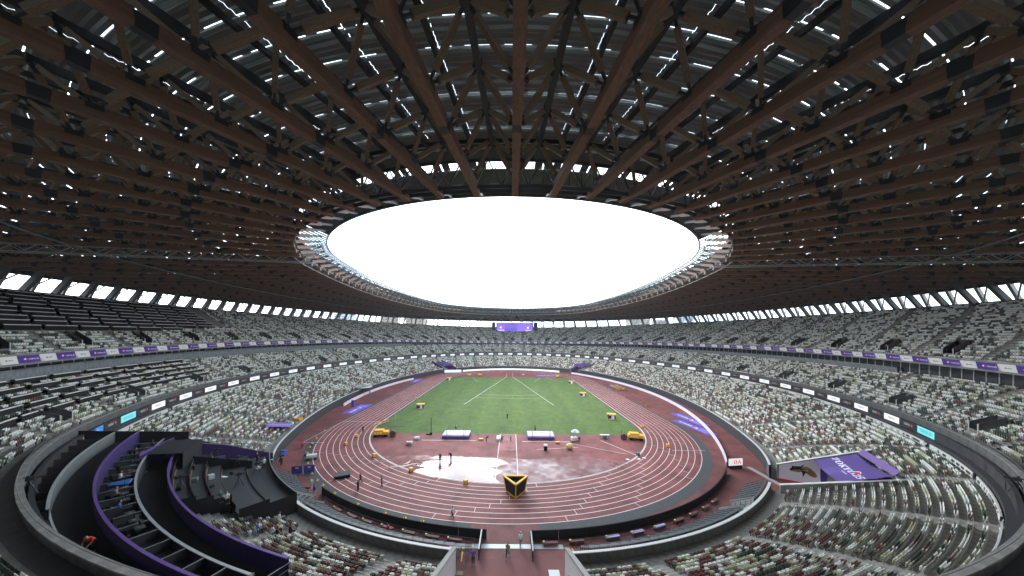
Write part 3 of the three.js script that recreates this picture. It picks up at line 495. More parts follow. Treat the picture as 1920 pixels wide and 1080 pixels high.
{
  const pT = canvasTex(256, 96, (g, w, h) => { g.fillStyle = '#4b2a8e'; g.fillRect(0, 0, w, h); g.fillStyle = '#5c3aa3'; g.beginPath(); g.moveTo(170, 96); g.lineTo(256, 0); g.lineTo(256, 96); g.fill(); emblem(g, 88, 50, 24); g.fillStyle = '#fff'; g.font = 'bold 26px sans-serif'; g.fillText('TOKYO 25', 122, 60); });
  const wT = canvasTex(256, 96, (g, w, h) => { g.fillStyle = '#e9e9e6'; g.fillRect(0, 0, w, h); g.fillStyle = '#c9c4b6'; g.beginPath(); g.moveTo(0, 96); g.lineTo(46, 96); g.lineTo(0, 30); g.fill(); g.fillStyle = '#b33'; g.beginPath(); g.ellipse(104, 50, 16, 9, 0, 0, 7); g.fill(); g.fillStyle = '#8a8a90'; for (let i = 0; i < 5; i++) g.fillRect(128 + i * 13, 43, 9, 14); });
  const flip = t => { t.wrapS = THREE.RepeatWrapping; t.repeat.set(-1, 1); t.offset.set(1, 0); return t; };
  const pm = std([1, 1, 1], 0.55, { map: flip(pT) }), wm = std([1, 1, 1], 0.55, { map: flip(wT) });
  const pm2 = pm;
  for (let k = 0; k < NB; k++) {
    const q = ring(R3, k); if (q.z > 96) continue; const side = q.z < -70 ? 'at the far end' : q.x > 0 ? 'on the right side' : 'on the left side';
    tag(mesh('fascia_banner', ringPanel(off(R3, -0.06), [20.55, 18.8], [21.75, 20.0], k + 0.02, k + 0.56, 0.03), pm), 'purple banner with emblem on the upper tier ' + side + ', ' + nth('pb' + side) + ' in line', 'banner', 'purple banners ' + side);
    tag(mesh('fascia_banner', ringPanel(off(R3, -0.06), [20.55, 18.8], [21.75, 20.0], k + 0.57, k + 1.01, 0.03), wm), 'white banner with red mark on the upper tier ' + side + ', ' + nth('wb' + side) + ' in line', 'banner', 'white banners ' + side);
  }
  // light ribbon on the front of the middle tier
  const rb = thing('ribbon_board', 'ring shaped light ribbon of white and black panels on the middle tier', 'display');
  mesh('housing', ringBar(off(R2, -0.45), [8.75, 9.65], [10.05, 11.0], 0.3, 0, NB, 216), M.charcoal, rb);
  const scr = (draw, e = 0.75) => { const t = flip(canvasTex(256, 64, draw)); return new THREE.MeshStandardMaterial({ color: C(0.02, 0.02, 0.02), roughness: 0.4, emissive: C(1, 1, 1), emissiveMap: t, emissiveIntensity: e, side: THREE.DoubleSide }); };
  const whiteS = scr((g, w, h) => { g.fillStyle = '#d4d8de'; g.fillRect(0, 0, w, h); g.fillStyle = '#6b6f78'; g.font = 'bold 34px sans-serif'; g.fillText('TOKYO', 66, 44); });
  const blackS = scr((g, w, h) => { g.fillStyle = '#15161a'; g.fillRect(0, 0, w, h); g.fillStyle = '#9a9ca2'; g.font = 'bold 30px sans-serif'; g.fillText('TOKYO', 60, 42); g.fillStyle = '#b04050'; g.fillRect(180, 20, 22, 22); });
  const cyanS = scr((g, w, h) => { g.fillStyle = '#69c6cf'; g.fillRect(0, 0, w, h); g.fillStyle = '#2c7f92'; g.font = 'bold 38px sans-serif'; g.fillText('TOKYO 25', 36, 46); });
  const blueS = scr((g, w, h) => { const gr = g.createLinearGradient(0, 0, w, 0); g.fillStyle = '#2e6fb8'; g.fillRect(90, 0, w, h); g.fillStyle = '#183a6c'; g.fillRect(0, 0, 90, h); g.fillStyle = '#6fb4e8'; g.font = 'bold 40px sans-serif'; g.fillText('25', 120, 46); });
  for (let a = 0; a < 72; a++) {
    const t = a * 1.5, q = ring(R2, t); if (q.z > 104) continue;
    let m = whiteS, nx = blackS; if (q.z > 86) { m = M.charcoal; nx = M.charcoal; } else if (q.z > 76) { m = q.x < 0 ? blueS : cyanS; } else if (q.z > 66) m = q.x < 0 ? cyanS : whiteS;
    mesh('display_panel', ringPanel(off(R2, -0.49), [8.85, 9.75], [10.02, 10.97], t + 0.02, t + 0.72), m, rb); mesh('display_panel', ringPanel(off(R2, -0.49), [8.85, 9.75], [10.02, 10.97], t + 0.8, t + 1.45), nx, rb);
  }
  // pale back wall of the lower stand in panels, broken by the stairs
  for (let a = 0; a < 36; a++) { const t = a * 3; const q = ring(R2, t + 1.5); if (q.z > 112) continue; mesh('wall_panel', ringBar(off(R2, -1.25), [7.6, 8.2], [8.35, 9.0], 0.12, t + 0.14, t + 2.86, 8), M.offwhite, STAND[0]); }
  // glazed boxes behind the middle tier
  const bx = thing('glazed_boxes', 'row of dark glazed boxes behind the middle tier with a pale ledge', 'boxes');
  const gs = off(TIERS[1].b, -0.25);
  for (const [a, b, lo] of [[14, 40, 18.3], [68, 97, 19.3]]) {
    mesh('ledge', ringBar(off(TIERS[1].b, -0.9), [16.8, 16.9], [lo, 17.4], 0.5, a < 50 ? 20 : a, a < 50 ? b : b, 60), M.ledge, bx);
    for (let t = a; t < b - 0.01; t += 1 / 3) { mesh('window_pane', ringPanel(gs, [17.2, 17.4], [20.4, 18.9], t + 0.02, t + 0.315, 0, 1), M.glassDark, bx); const q = ring(gs, t); mesh('mullion', bar(V(q.x, 17.2, q.z), V(q.x, 20.5, q.z), 0.12, 0.12), M.steelPale, bx); }
  }
  // video screen
  const sT = canvasTex(1024, 304, (g, w, h) => { g.fillStyle = '#7a60d0'; g.fillRect(0, 0, w, h); g.fillStyle = '#6a55bd'; g.fillRect(250, 0, 330, h); g.fillStyle = '#5f49b4'; g.fillRect(250, 150, 300, 154); g.strokeStyle = '#8a72e0'; g.lineWidth = 8; for (let i = 0; i < 9; i++) { g.beginPath(); g.moveTo(580 + i * 34, 304); g.lineTo(660 + i * 34, 0); g.stroke(); } for (const x of [130, 900]) { emblem(g, x, 130, 46); g.fillStyle = '#fff'; g.font = 'bold 44px serif'; g.textAlign = 'center'; g.fillText('TOKYO', x, 220); } });
  const vs = thing('video_screen', 'large purple video screen hung above the far stand', 'screen', [3.4, 26.6, -148.2]);
  mesh('display', new THREE.PlaneGeometry(33, 9.7).translate(0, 4.95, 0.32), new THREE.MeshStandardMaterial({ color: C(0.02, 0.02, 0.02), roughness: 0.4, emissive: C(1, 1, 1), emissiveMap: sT, emissiveIntensity: 0.75 }), vs);
  mesh('frame', box(34, 10.7, 0.6, 0, 4.95, 0), M.charcoal, vs); for (const s of [-1, 1]) mesh('side_tower', box(3.4, 12.5, 1.2, s * 19.2, 4.6, -0.6), M.steelDark, vs);
  const legs = []; for (let i = -3; i <= 3; i++) legs.push(box(0.5, 3, 0.5, i * 5, -1.8, -0.2)); mesh('support', merge(legs), M.steelDark, vs);
}
// ---------- press desks on the left ----------
{
  const desk = (T, j, t0, t1, lab, grp, deep = 1.5) => { const s = mix(T.f, T.b, (j + 0.35) / T.n), y = yOf(T, j / T.n), up = v => y.map(q => q + v); const d = thing('press_desk', lab, 'desk', null, 0, grp);
    mesh('front_panel', ringBar(s, up(0), up(0.95), 0.05, t0, t1, 2), M.black, d); mesh('edge', ringBar(off(s, -0.06), up(0.94), up(1.09), 0.16, t0, t1, 2), M.white, d); mesh('counter', ringBar(off(s, 0.08), up(0.9), up(1.03), deep, t0, t1, 2), M.black, d); };
  const T3 = TIERS[2], T2 = TIERS[1];
  for (let j = 9; j < 27; j += 2) for (let t = 83.2; t < 98; t += 1.05) if (pressRow(2, j, t + 0.5)) desk(T3, j, t + (j % 4) * 0.06, t + 0.92 + (j % 4) * 0.06, 'black press desk in the upper left stand, ' + ord((j - 7) / 2) + ' row, ' + ord(Math.round((t - 83.2) / 1.05) + 1) + ' place', 'press desks high in the upper left stand');
  for (let j = 4; j < 13; j += 2) for (let t = 86; t < 94.6; t += 1.0) { const w = ((t + 0.5) / 3 % 1); desk(T2, j, t + 0.05, t + 0.85, 'black press desk in the left middle tier, ' + ord((j - 2) / 2) + ' row, ' + ord(Math.round(t - 85)) + ' place', 'press desks in the left middle tier', 0.6); }
}
// ---------- perimeter boards and fence ----------
{
  const board = (t0, t1, m, lab, grp, h = 1.05) => { const o = mesh('perimeter_board', ringBar(FE, 0, h, 0.14, t0, t1, 4), m); tag(o, lab + ', ' + nth('bd' + grp) + ' in line', 'board', grp); return o; };
  for (let t = -9.2; t < -1.2; t += 1.02) board(t, Math.min(t + 1.0, -1.05), M.black, 'black back of a board along the near bend left of the gate', 'black boards left of the gate', 1.15);
  for (let t = 0.45; t < 12.4; t += 1.02) board(t, t + 1.0, M.black, 'black back of a board along the near bend right of the gate', 'black boards right of the gate', 1.15);
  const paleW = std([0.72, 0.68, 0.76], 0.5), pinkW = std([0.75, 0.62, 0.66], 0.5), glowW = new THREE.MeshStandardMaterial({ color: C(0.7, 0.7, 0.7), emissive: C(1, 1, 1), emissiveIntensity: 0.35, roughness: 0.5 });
  for (let t = 13.6; t < 41; t += 1.02) board(t, t + 1.0, paleW, 'white board standing along the right straight', 'white boards along the right straight');
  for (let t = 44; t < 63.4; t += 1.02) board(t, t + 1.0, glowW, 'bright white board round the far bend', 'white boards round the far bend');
  for (let t = 74; t < 85; t += 1.02) board(t, t + 1.0, pinkW, 'pinkish white board standing along the left straight', 'pinkish boards along the left straight');
  const lb = thing('display_board', 'light blue and pink display board before the far left tunnel', 'board', [-38.5, 0, -74], 0.25); mesh('face', box(11, 1.7, 0.2, 0, 0.95, 0), new THREE.MeshStandardMaterial({ color: C(0.3, 0.3, 0.3), emissive: C(0.45, 0.55, 0.8), emissiveIntensity: 0.8 }), lb); mesh('stand', merge([box(0.2, 0.1, 1, -4, 0.05, 0), box(0.2, 0.1, 1, 4, 0.05, 0)]), M.charcoal, lb);
  // sign with red letters by the right tunnel
  const dt = canvasTex(256, 128, (g, w, h) => { g.fillStyle = '#f4f2f2'; g.fillRect(0, 0, w, h); g.fillStyle = '#d0122f'; g.font = 'bold 96px serif'; g.fillText('DA', 84, 98); g.beginPath(); g.arc(40, 64, 20, 0, 7); });
  const sg = thing('advert_sign', 'white sign with red letters DA beside the right tunnel', 'sign', [43.6, 0, 71.6], 0.15); mesh('panel', box(3.0, 1.3, 0.16, 0, 1.25, 0), M.white, sg); mesh('face', new THREE.PlaneGeometry(2.96, 1.26).translate(0, 1.25, 0.085), new THREE.MeshStandardMaterial({ map: dt, roughness: 0.5, emissive: C(1, 1, 1), emissiveMap: dt, emissiveIntensity: 0.35 }), sg); mesh('foot', merge([box(2.6, 0.58, 0.5, 0, 0.29, -0.1)]), M.black, sg);
  // gates beside the opening
  for (const [x, z, n] of [[-3.35, 94.6, 'left'], [2.7, 94.8, 'right']]) { const g = thing('gate_leaf', 'black gate leaf standing open ' + n + ' of the track opening', 'gate', [x, 0, z]); mesh('panel', rbox(0.12, 1.25, 3.4, 0.04, 0, 0.65, 0), M.black, g); mesh('rail', box(0.16, 0.06, 3.5, 0, 1.3, 0), M.steel, g); }
  const gt = mesh('drain_channel', box(13.6, 0.02, 0.75, -0.3, 0.015, 94), std([0.42, 0.46, 0.46], 0.5, { metalness: 0.3 })); tag(gt, 'pale metal drain channel across the track opening', 'drain');
}
// ---------- moat: bleachers, rails, benches, yellow bars ----------
{
  const bleach = (t0, t1, lab) => { const b = thing('photo_bleacher', lab, 'bleacher'); for (let i = 0; i < 5; i++) { const s = off(F1, -0.75 - 0.62 * i), h = 2.5 - 0.42 * i; mesh('plank', ringBar(s, h - 0.06, h, 0.4, t0, t1, 16), M.benchGrey, b); mesh('plank', ringBar(off(s, 0.44), h - 0.34, h - 0.3, 0.24, t0, t1, 16), M.steelDark, b); }
    const n = Math.round((t1 - t0) * 7); for (let i = 0; i <= n; i++) { const t = lerp(t0, t1, i / n), l = []; for (let r = 0; r < 5; r++) { const p = RP(off(F1, -0.6 - 0.62 * r), t, 0.04), q = RP(off(F1, -0.6 - 0.62 * r), t, 2.4 - 0.42 * r); l.push(bar(p, q, 0.05, 0.05)); } l.push(bar(RP(off(F1, -0.5), t, 2.7), RP(off(F1, -3.3), t, 0.8), 0.05, 0.05)); if (i % 2 === 0) mesh('frame', merge(l), M.steelDark, b); } };
  bleach(-7.6, -1.55, 'grey tiered photographer bleacher left of the near tunnel'); bleach(1.55, 7.4, 'grey tiered photographer bleacher right of the near tunnel');
  bleach(-10.8, -8.1, 'grey tiered bleacher beside the black camera platform'); bleach(8.0, 10.2, 'grey tiered bleacher beside the right tunnel');
  const rail = (t0, t1, o, lab) => { const g = thing('guard_rail', lab, 'rail'); mesh('handrail', merge([ringTube(off(F1, o), 1.05, 0.03, t0, t1, 40), ringTube(off(F1, o), 0.6, 0.018, t0, t1, 40)]), M.steel, g); const n = Math.round((t1 - t0) * 2.2); for (let i = 0; i <= n; i++) { const t = lerp(t0, t1, i / n); mesh('post', bar(RP(off(F1, o), t, 0), RP(off(F1, o), t, 1.05), 0.04, 0.04), M.steel, g); } };
  rail(-7.8, -1.5, -4.0, 'thin steel guard rail before the left bleacher'); rail(1.5, 7.6, -4.0, 'thin steel guard rail before the right bleacher');
  for (const [a, b, n] of [[-7.85, -7.65, 'left'], [7.45, 7.7, 'right']]) { const g = thing('moat_stair', 'pale steel stair down into the ' + n + ' moat', 'stair'); for (let i = 0; i < 6; i++) mesh('tread', ringBar(off(F1, -0.5 - 0.42 * i), 0.2 + (5 - i) * 0.32, 0.26 + (5 - i) * 0.32, 0.42, a - 0.28, b + 0.28, 2), M.steelPale, g); mesh('cheek', quads([-0.3, 0.3].map(d => { const t = d < 0 ? a + d : b + d; return [RP(off(F1, -0.3), t, 0), RP(off(F1, -0.3), t, 2.9), RP(off(F1, -3.2), t, 1.2), RP(off(F1, -3.2), t, 0)]; })), M.offwhite, g); }
  const benchM = std([0.16, 0.06, 0.055], 0.6);
  for (const t of [-7.3, -6.4, -5.6, -4.7, -3.8, -2.9, -2.1, 1.1, 2.0, 3.3, 4.3, 5.3, 6.3, 7.2, 8.1, 8.9]) { const q = ring(off(FE, 1.2), t); const b = thing('moat_bench', t === 3.3 || t === 4.3 || t === 5.3 ? 'brown bench with lavender cloth behind the near boards, ' + nth('bl') + ' from the left' : 'low dark brown bench behind the near boards, ' + nth('bn') + ' from the left', 'bench', [q.x, 0, q.z], Math.atan2(q.nx, q.nz), t > 3 && t < 6 ? 'cloth covered benches behind the boards' : 'brown benches behind the boards'); mesh('seat', rbox(1.9, 0.1, 0.45, 0.03, 0, 0.38, 0), t > 3 && t < 6 ? M.lavender : benchM, b); mesh('base', box(1.7, 0.32, 0.3, 0, 0.17, 0), benchM, b); mesh('marker', rbox(0.22, 0.14, 0.22, 0.03, -0.8, 0.5, 0), std([0.8, 0.72, 0.3], 0.5), b); }
  for (const [t, o] of [[-6.25, 0], [-6.05, 0], [-1.75, 0], [1.75, 0.2], [3.0, 0], [4.6, 0]]) { const a = RP(off(FE, 1.8 + o), t, 0.02), b = RP(off(FE, 4.2 + o), t + 0.12, 0.02); tag(mesh('yellow_bar', bar(a, b, 0.16, 0.05), M.yellow), 'yellow bar lying across the red moat floor, ' + nth('yb') + ' from the left', 'bar', 'yellow bars on the moat floor'); }
}
// ---------- tunnels ----------
{
  // near tunnel on the axis: sloping white side walls and wooden steps
  const T = TIERS[0];
  for (const s of [-1, 1]) {
    const x = 0.2 + s * 5.75, g = thing('tunnel_wall', 'white sloping wall on the ' + (s < 0 ? 'left' : 'right') + ' of the near tunnel', 'wall');
    const pts = [[98.3, 0], [98.3, 2.75], [116, 10.6], [116, 0]], sh = new THREE.Shape(pts.map(p => new THREE.Vector2(p[0], p[1]))); const e = new THREE.ExtrudeGeometry(sh, { depth: 0.35, bevelEnabled: false }); e.rotateY(-Math.PI / 2); e.translate(x + (s > 0 ? 0.35 : 0), 0, 0); mesh('panel', e, M.offwhite, g);
    mesh('coping', bar(V(x + (s > 0 ? 0.175 : -0.175), 2.8, 98.2), V(x + (s > 0 ? 0.175 : -0.175), 10.66, 116), 0.5, 0.1), M.concretePale, g);
  }
  for (let i = 0; i < 5; i++) tag(mesh('wooden_crate', rbox(0.7, 0.35 + 0.1 * (i % 2), 0.6, 0.03, -5.1, 0.2, 98.6 + i * 0.75), M.woodPale), 'pale wooden crate along the left wall of the near tunnel, ' + nth('wc') + ' from the track', 'crate', 'wooden crates in the near tunnel');
  const cab = thing('equipment_case', 'grey topped equipment case at the right wall of the near tunnel', 'case', [4.7, 0, 99.4]); mesh('body', rbox(1.1, 0.8, 1.3, 0.05, 0, 0.42, 0), M.charcoal, cab); mesh('lid', rbox(1.14, 0.1, 1.34, 0.04, 0, 0.87, 0), M.steelPale, cab);
  // corner tunnels: side walls with sloping tops
  TUN.forEach((t, i) => {
    const near = t.z > 0, right = t.dx > 0, nm = (near ? 'near ' : 'far ') + (right ? 'right' : 'left');
    const nx = -t.dz, nz = t.dx, at = (l, s, y) => V(t.x + t.dx * l + nx * s, y, t.z + t.dz * l + nz * s), top = (l, k = 0.40) => 2.55 + Math.max(0, l - 0.5) * k;
    for (const s of [-1, 1]) {
      const g = thing('tunnel_wall', 'pale side wall of the ' + nm + ' tunnel, ' + (s * (right ? 1 : -1) * (near ? 1 : -1) > 0 ? 'nearer to the end' : 'nearer to the straight'), 'wall'), w = s * t.w, o = s * (t.w + 0.3), l0 = s * (right === near ? 1 : -1) > 0 ? -1.2 : 0.6;
      const kk = near && s * (right ? 1 : -1) > 0 ? 0.33 : 0.40, P = [[l0, 0], [l0, top(0)], [t.L + 2, top(t.L + 2, kk)], [t.L + 2, 0]], a = P.map(([l, y]) => at(l, w, y)), b = P.map(([l, y]) => at(l, o, y));
      mesh('panel', quads([a, b, [a[0], a[1], b[1], b[0]], [a[1], a[2], b[2], b[1]]]), near ? M.concretePale : (right ? M.concretePale : M.purpleDark), g); mesh('coping', bar(at(l0, (w + o) / 2, top(0) + 0.05), at(t.L + 2, (w + o) / 2, top(t.L + 2, kk) + 0.05), 0.46, 0.1), M.offwhite, g);
    }
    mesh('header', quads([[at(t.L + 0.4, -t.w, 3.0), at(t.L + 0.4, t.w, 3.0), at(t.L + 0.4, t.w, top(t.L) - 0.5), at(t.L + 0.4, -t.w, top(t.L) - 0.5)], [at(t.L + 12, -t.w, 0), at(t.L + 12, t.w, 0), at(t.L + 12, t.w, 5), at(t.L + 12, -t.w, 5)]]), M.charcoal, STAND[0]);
    if (!near) { const g = thing('tunnel_canopy', 'purple canopy over the ' + nm + ' tunnel', 'canopy'); const k = 5.5; mesh('roof', quads([[at(2.5, -t.w - 0.6, 4.9), at(2.5, t.w + 0.6, 4.9), at(9.5, t.w + 0.6, 6.0), at(9.5, -t.w - 0.6, 6.0)]]), M.purple, g); mesh('valance', quads([[at(2.5, -t.w - 0.6, 4.9), at(2.5, t.w + 0.6, 4.9), at(2.4, t.w + 0.6, 3.9), at(2.4, -t.w - 0.6, 3.9)]]), M.purple, g); mesh('inner_wall', quads([[at(-0.5, t.w - 0.1, 0), at(k, t.w - 0.1, 0), at(k, t.w - 0.1, 4.2), at(-0.5, t.w - 0.1, 2.2)], [at(-0.5, -t.w + 0.1, 0), at(k, -t.w + 0.1, 0), at(k, -t.w + 0.1, 4.2), at(-0.5, -t.w + 0.1, 2.2)]]), M.purpleDark, g); }
    if (near && right) {
      // painted mural on the wall nearer to the straight, purple cloth over the back half
      const mt = canvasTex(512, 160, (g, w, h) => { g.fillStyle = '#d9d6df'; g.fillRect(0, 0, w, h); g.fillStyle = '#8a6a42'; g.beginPath(); g.ellipse(190, 78, 70, 26, 0.1, 0, 7); g.ellipse(330, 92, 80, 20, 0.25, 0, 7); g.fill(); g.fillStyle = '#15120f'; g.beginPath(); g.moveTo(110, 62); g.lineTo(170, 40); g.lineTo(235, 52); g.lineTo(270, 36); g.lineTo(262, 58); g.lineTo(236, 74); g.lineTo(300, 96); g.lineTo(280, 108); g.lineTo(262, 128); g.lineTo(250, 100); g.lineTo(180, 74); g.lineTo(126, 78); g.fill(); g.beginPath(); g.arc(150, 44, 13, 0, 7); g.fill(); g.fillStyle = '#46297f'; g.beginPath(); g.ellipse(500, 90, 60, 110, 0, 0, 7); g.fill(); g.fillStyle = '#3b2370'; g.font = 'italic bold 26px serif'; g.fillText('25', 470, 70); });
      const g = thing('wall_mural', 'white painted mural with a dark running figure in the right tunnel', 'mural'); const w = -t.w + 0.06; const ge = quads([[at(0.9, w, 0.1), at(7.2, w, 0.1), at(7.2, w, top(7.2) - 0.15), at(0.9, w, top(0.9) - 0.15)]]); ge.attributes.uv.array.set([0, 0, 1, 0, 1, 1, 0, 0, 1, 1, 0, 1]); mesh('painted_face', ge, std([1, 1, 1], 0.7, { map: mt }), g); mesh('base_board', bar(at(0.9, w + 0.05, 0.12), at(7.2, w + 0.05, 0.12), 0.1, 0.2), M.red, g);
      const ct = canvasTex(512, 512, (g, w, h) => { g.fillStyle = '#574488'; g.fillRect(0, 0, w, h); g.fillStyle = '#614d94'; g.fillRect(0, 190, 300, 130); g.save(); g.translate(256, 256); g.rotate(Math.PI / 2); g.fillStyle = '#f2eef8'; g.textAlign = 'center'; g.font = 'italic bold 96px serif'; g.fillText('TOKYO', -70, 40); g.font = 'italic bold 96px serif'; g.fillText('25', 170, 40); g.font = 'bold 24px sans-serif'; g.fillText('WORLD', 60, 86); g.fillStyle = '#fff'; g.beginPath(); g.arc(96, -40, 34, 0, 7); g.fill(); g.fillStyle = '#d5283f'; g.beginPath(); g.arc(100, -34, 30, 0, 7); g.fill(); g.restore(); });
      const c = thing('printed_cloth', 'purple cloth printed with TOKYO 25 stretched over the right tunnel', 'banner'); const n = 10, pp = [], uu = [], ii = []; for (let a = 0; a <= n; a++) for (let b = 0; b <= n; b++) { const l = lerp(5.4, t.L, a / n), s = lerp(-t.w - 0.1, t.w + 0.1, b / n), p = at(l, s, top(l) - 0.1 - 0.28 * Math.sin(Math.PI * b / n) + 0.05 * Math.sin(a * 1.9 + b)); pp.push(p.x, p.y, p.z); uu.push(a / n, 1 - b / n); } for (let a = 0; a < n; a++) for (let b = 0; b < n; b++) { const o = a * (n + 1) + b; ii.push(o, o + n + 1, o + n + 2, o, o + n + 2, o + 1); }
      const cg = new THREE.BufferGeometry(); cg.setAttribute('position', new THREE.Float32BufferAttribute(pp, 3)); cg.setAttribute('uv', new THREE.Float32BufferAttribute(uu, 2)); cg.setIndex(ii); cg.computeVertexNormals(); mesh('cloth', cg, std([1, 1, 1], 0.6, { map: ct }), c);
      mesh('back_flap', quads([[at(t.L + 0.25, -t.w, top(t.L) + 0.02), at(t.L + 0.25, t.w, top(t.L) + 0.02), at(t.L + 0.9, t.w, top(t.L) + 0.75), at(t.L + 0.9, -t.w, top(t.L) + 0.75)]]), M.purple, c);
    }
  });
  tag(mesh('drain_channel', box(0.9, 0.02, 7.4, 46.6, 0.016, 74.6), std([0.3, 0.3, 0.3], 0.7)), 'grey drain strip across the mouth of the right tunnel', 'drain').rotation.y = 0;
}
// ---------- media area in the lower left stand ----------
{
  const mf = o => off(F1, o), T0 = -12.3, T1 = -3.7, wallM = M.purpleBlack;
  const md = thing('media_tribune', 'black and purple commentary tribune built into the lower left stand', 'tribune');
  // floors
  mesh('floor', sweep([[mf(10.8), 6.3], [mf(13.6), 6.3]], T0, T1, 40), M.black, md);
  mesh('floor', sweep([[mf(13.6), 7.6], [mf(16.2), 7.6]], T0, T1, 40), M.charcoal, md);
  mesh('floor', sweep([[mf(16.2), 8.7], [mf(18.6), 8.7]], T0, -4.4, 40), M.black, md);
  mesh('floor', sweep([[mf(18.6), 9.1], [mf(22.5), 9.1]], T0, -7.4, 30), M.charcoal, md);
  mesh('purple_parapet', ringBar(mf(11.1), 4.6, 7.75, 0.12, T0, T1, 48), M.purpleDark, md); mesh('parapet_trim', ringBar(mf(11.06), 7.75, 7.85, 0.2, T0, T1, 48), M.purple, md);
  mesh('purple_parapet', ringBar(mf(16.2), 7.0, 9.9, 0.12, T0, T1, 48), M.purpleDark, md); mesh('parapet_trim', ringBar(mf(16.16), 9.9, 10.0, 0.2, T0, T1, 48), M.purple, md);
  mesh('booth_wall', ringBar(mf(13.6), 6.2, 8.3, 0.1, T0, T1, 48), M.darkgrey, md); mesh('wall_trim', ringBar(mf(13.55), 8.3, 8.38, 0.2, T0, T1, 48), M.steelPale, md);
  mesh('booth_wall', ringBar(mf(18.6), 8.6, 10.2, 0.1, T0, -7.4, 30), M.steel, md); mesh('wall_trim', ringBar(mf(18.55), 10.2, 10.28, 0.2, T0, -7.4, 30), M.steelPale, md);
  for (let i = 0; i <= 17; i++) { const t = lerp(T1, T0 + 0.3, i / 17); const b = mesh('booth_partition', bar(RP(mf(13.7), t, 7.85), RP(mf(16.1), t + 0.1, 8.15), 0.06, 0.9), M.darkgrey, md); mesh('partition_edge', bar(RP(mf(13.7), t, 8.33), RP(mf(16.1), t + 0.1, 8.63), 0.09, 0.05), M.steel, b); }
  for (let i = 0; i <= 9; i++) { const t = lerp(-7.5, T0 + 0.3, i / 9); mesh('booth_partition', bar(RP(mf(18.8), t, 9.5), RP(mf(22), t + 0.1, 9.9), 0.06, 0.8), M.charcoal, md); }
  for (const [a, b, y] of [[11, 13.5, 7.4], [13.6, 16.2, 8.5], [16.3, 18.4, 9.7]]) mesh('end_rail', merge([bar(RP(mf(a), T1, y), RP(mf(b), T1, y + 0.2), 0.06, 0.06), bar(RP(mf(a), T1, y - 0.5), RP(mf(b), T1, y - 0.3), 0.05, 0.05), bar(RP(mf(a), T1, y - 1.1), RP(mf(a), T1, y), 0.06, 0.06), bar(RP(mf(b), T1, y - 1), RP(mf(b), T1, y + 0.2), 0.06, 0.06)]), M.steel, md);
  mesh('end_wall', quads([[RP(mf(10.9), T0, 5), RP(mf(22), T0, 8), RP(mf(22), T0, 11), RP(mf(10.9), T0, 9)]]), M.black, md);
  for (let i = 0; i < 12; i++) { const t = lerp(-5.2, -11.8, i / 11); const q = ring(mf(15.3), t); const c = thing('office_chair', 'black chair in the commentary booths, ' + nth('ch') + ' from the near end', 'chair', [q.x, 7.6, q.z], Math.atan2(-q.nx, -q.nz) + (i % 3) * 0.5, 'chairs in the commentary booths'); mesh('seat', rbox(0.5, 0.08, 0.5, 0.03, 0, 0.48, 0), M.black, c); mesh('backrest', rbox(0.48, 0.55, 0.07, 0.03, 0, 0.85, -0.24), M.black, c); mesh('leg', merge([cyl(0.03, 0.03, 0.45, 0, 0.22, 0, 6), box(0.55, 0.05, 0.08, 0, 0.04, 0), box(0.08, 0.05, 0.55, 0, 0.04, 0)]), M.steel, c); }
  for (let i = 0; i < 16; i++) { const t = lerp(-6.5, -12, i / 15), q = ring(mf(14.4), t); const c = thing('monitor', 'small dark monitor on the commentary desks, ' + nth('mo') + ' from the near end', 'monitor', [q.x, 7.6, q.z], Math.atan2(q.nx, q.nz), 'monitors on the commentary desks'); mesh('display', rbox(0.55, 0.36, 0.05, 0.015, 0, 1.02, 0), M.black, c); mesh('stand', merge([box(0.06, 0.2, 0.06, 0, 0.76, 0.03), box(0.26, 0.03, 0.2, 0, 0.67, 0.03)]), M.steel, c); mesh('desk', box(0.9, 0.05, 0.6, 0, 0.63, 0), M.darkgrey, c); }
  // stepped camera platform
  const pl = thing('camera_platform', 'stepped black camera platform beside the lower left seats', 'platform');
  const lv = [[0.4, 3.4, 3.3], [3.4, 6.3, 3.9], [6.3, 7.9, 4.7], [7.9, 9.4, 5.3], [9.4, 10.9, 5.9]];
  lv.forEach(([a, b, y], i) => {
    const ta = i < 2 ? -7.35 : -8.0, tb = -12.0;
    mesh('deck', ringBar(mf(a), y - 0.12, y, b - a - 0.02, tb, ta, 20), M.darkgrey, pl);
    mesh('deck_back', ringBar(mf(b - 0.08), y, y + (i < 2 ? 0.75 : 0.95), 0.06, tb, ta - 0.3, 20), M.black, pl);
    mesh('back_edge', ringBar(mf(b - 0.2), y, y + 0.22, 0.06, tb, ta - 0.5, 20), M.woodPale, pl);
    mesh('side_wall', quads([[RP(mf(a - 0.1), ta, 0.9), RP(mf(b), ta, 1.2), RP(mf(b), ta, y + 0.65), RP(mf(a - 0.1), ta, y + 0.6)]]), M.black, pl);
  });
  mesh('front_wall', ringBar(mf(0.32), 0.02, 4.05, 0.1, -12.0, -7.35, 24), M.black, pl); mesh('front_trim', ringBar(mf(0.3), 4.05, 4.12, 0.14, -12.0, -7.35, 24), M.steel, pl);
  for (let i = 0; i < 4; i++) { const t = -7.1 + 0.1 * i; mesh('tread', bar(RP(mf(5.2), -7.3, 3.4 - i * 0.4), RP(mf(6.4), -7.3, 3.4 - i * 0.4), 0.9, 0.06).translate(0.25 + i * 0.3, 0, 0.2 + i * 0.1), M.charcoal, pl); }
  // purple screens along the left tunnel
  const t = TUN[1], nx = -t.dz, nz = t.dx, at = (l, s, y) => V(t.x + t.dx * l + nx * s, y, t.z + t.dz * l + nz * s);
  const ps = thing('purple_screen', 'tall purple cloth screen behind the black camera platform', 'screen');
  const sgn = (at(0, 1, 0).z < at(0, -1, 0).z) ? 1 : -1, w = sgn * (t.w - 0.1);
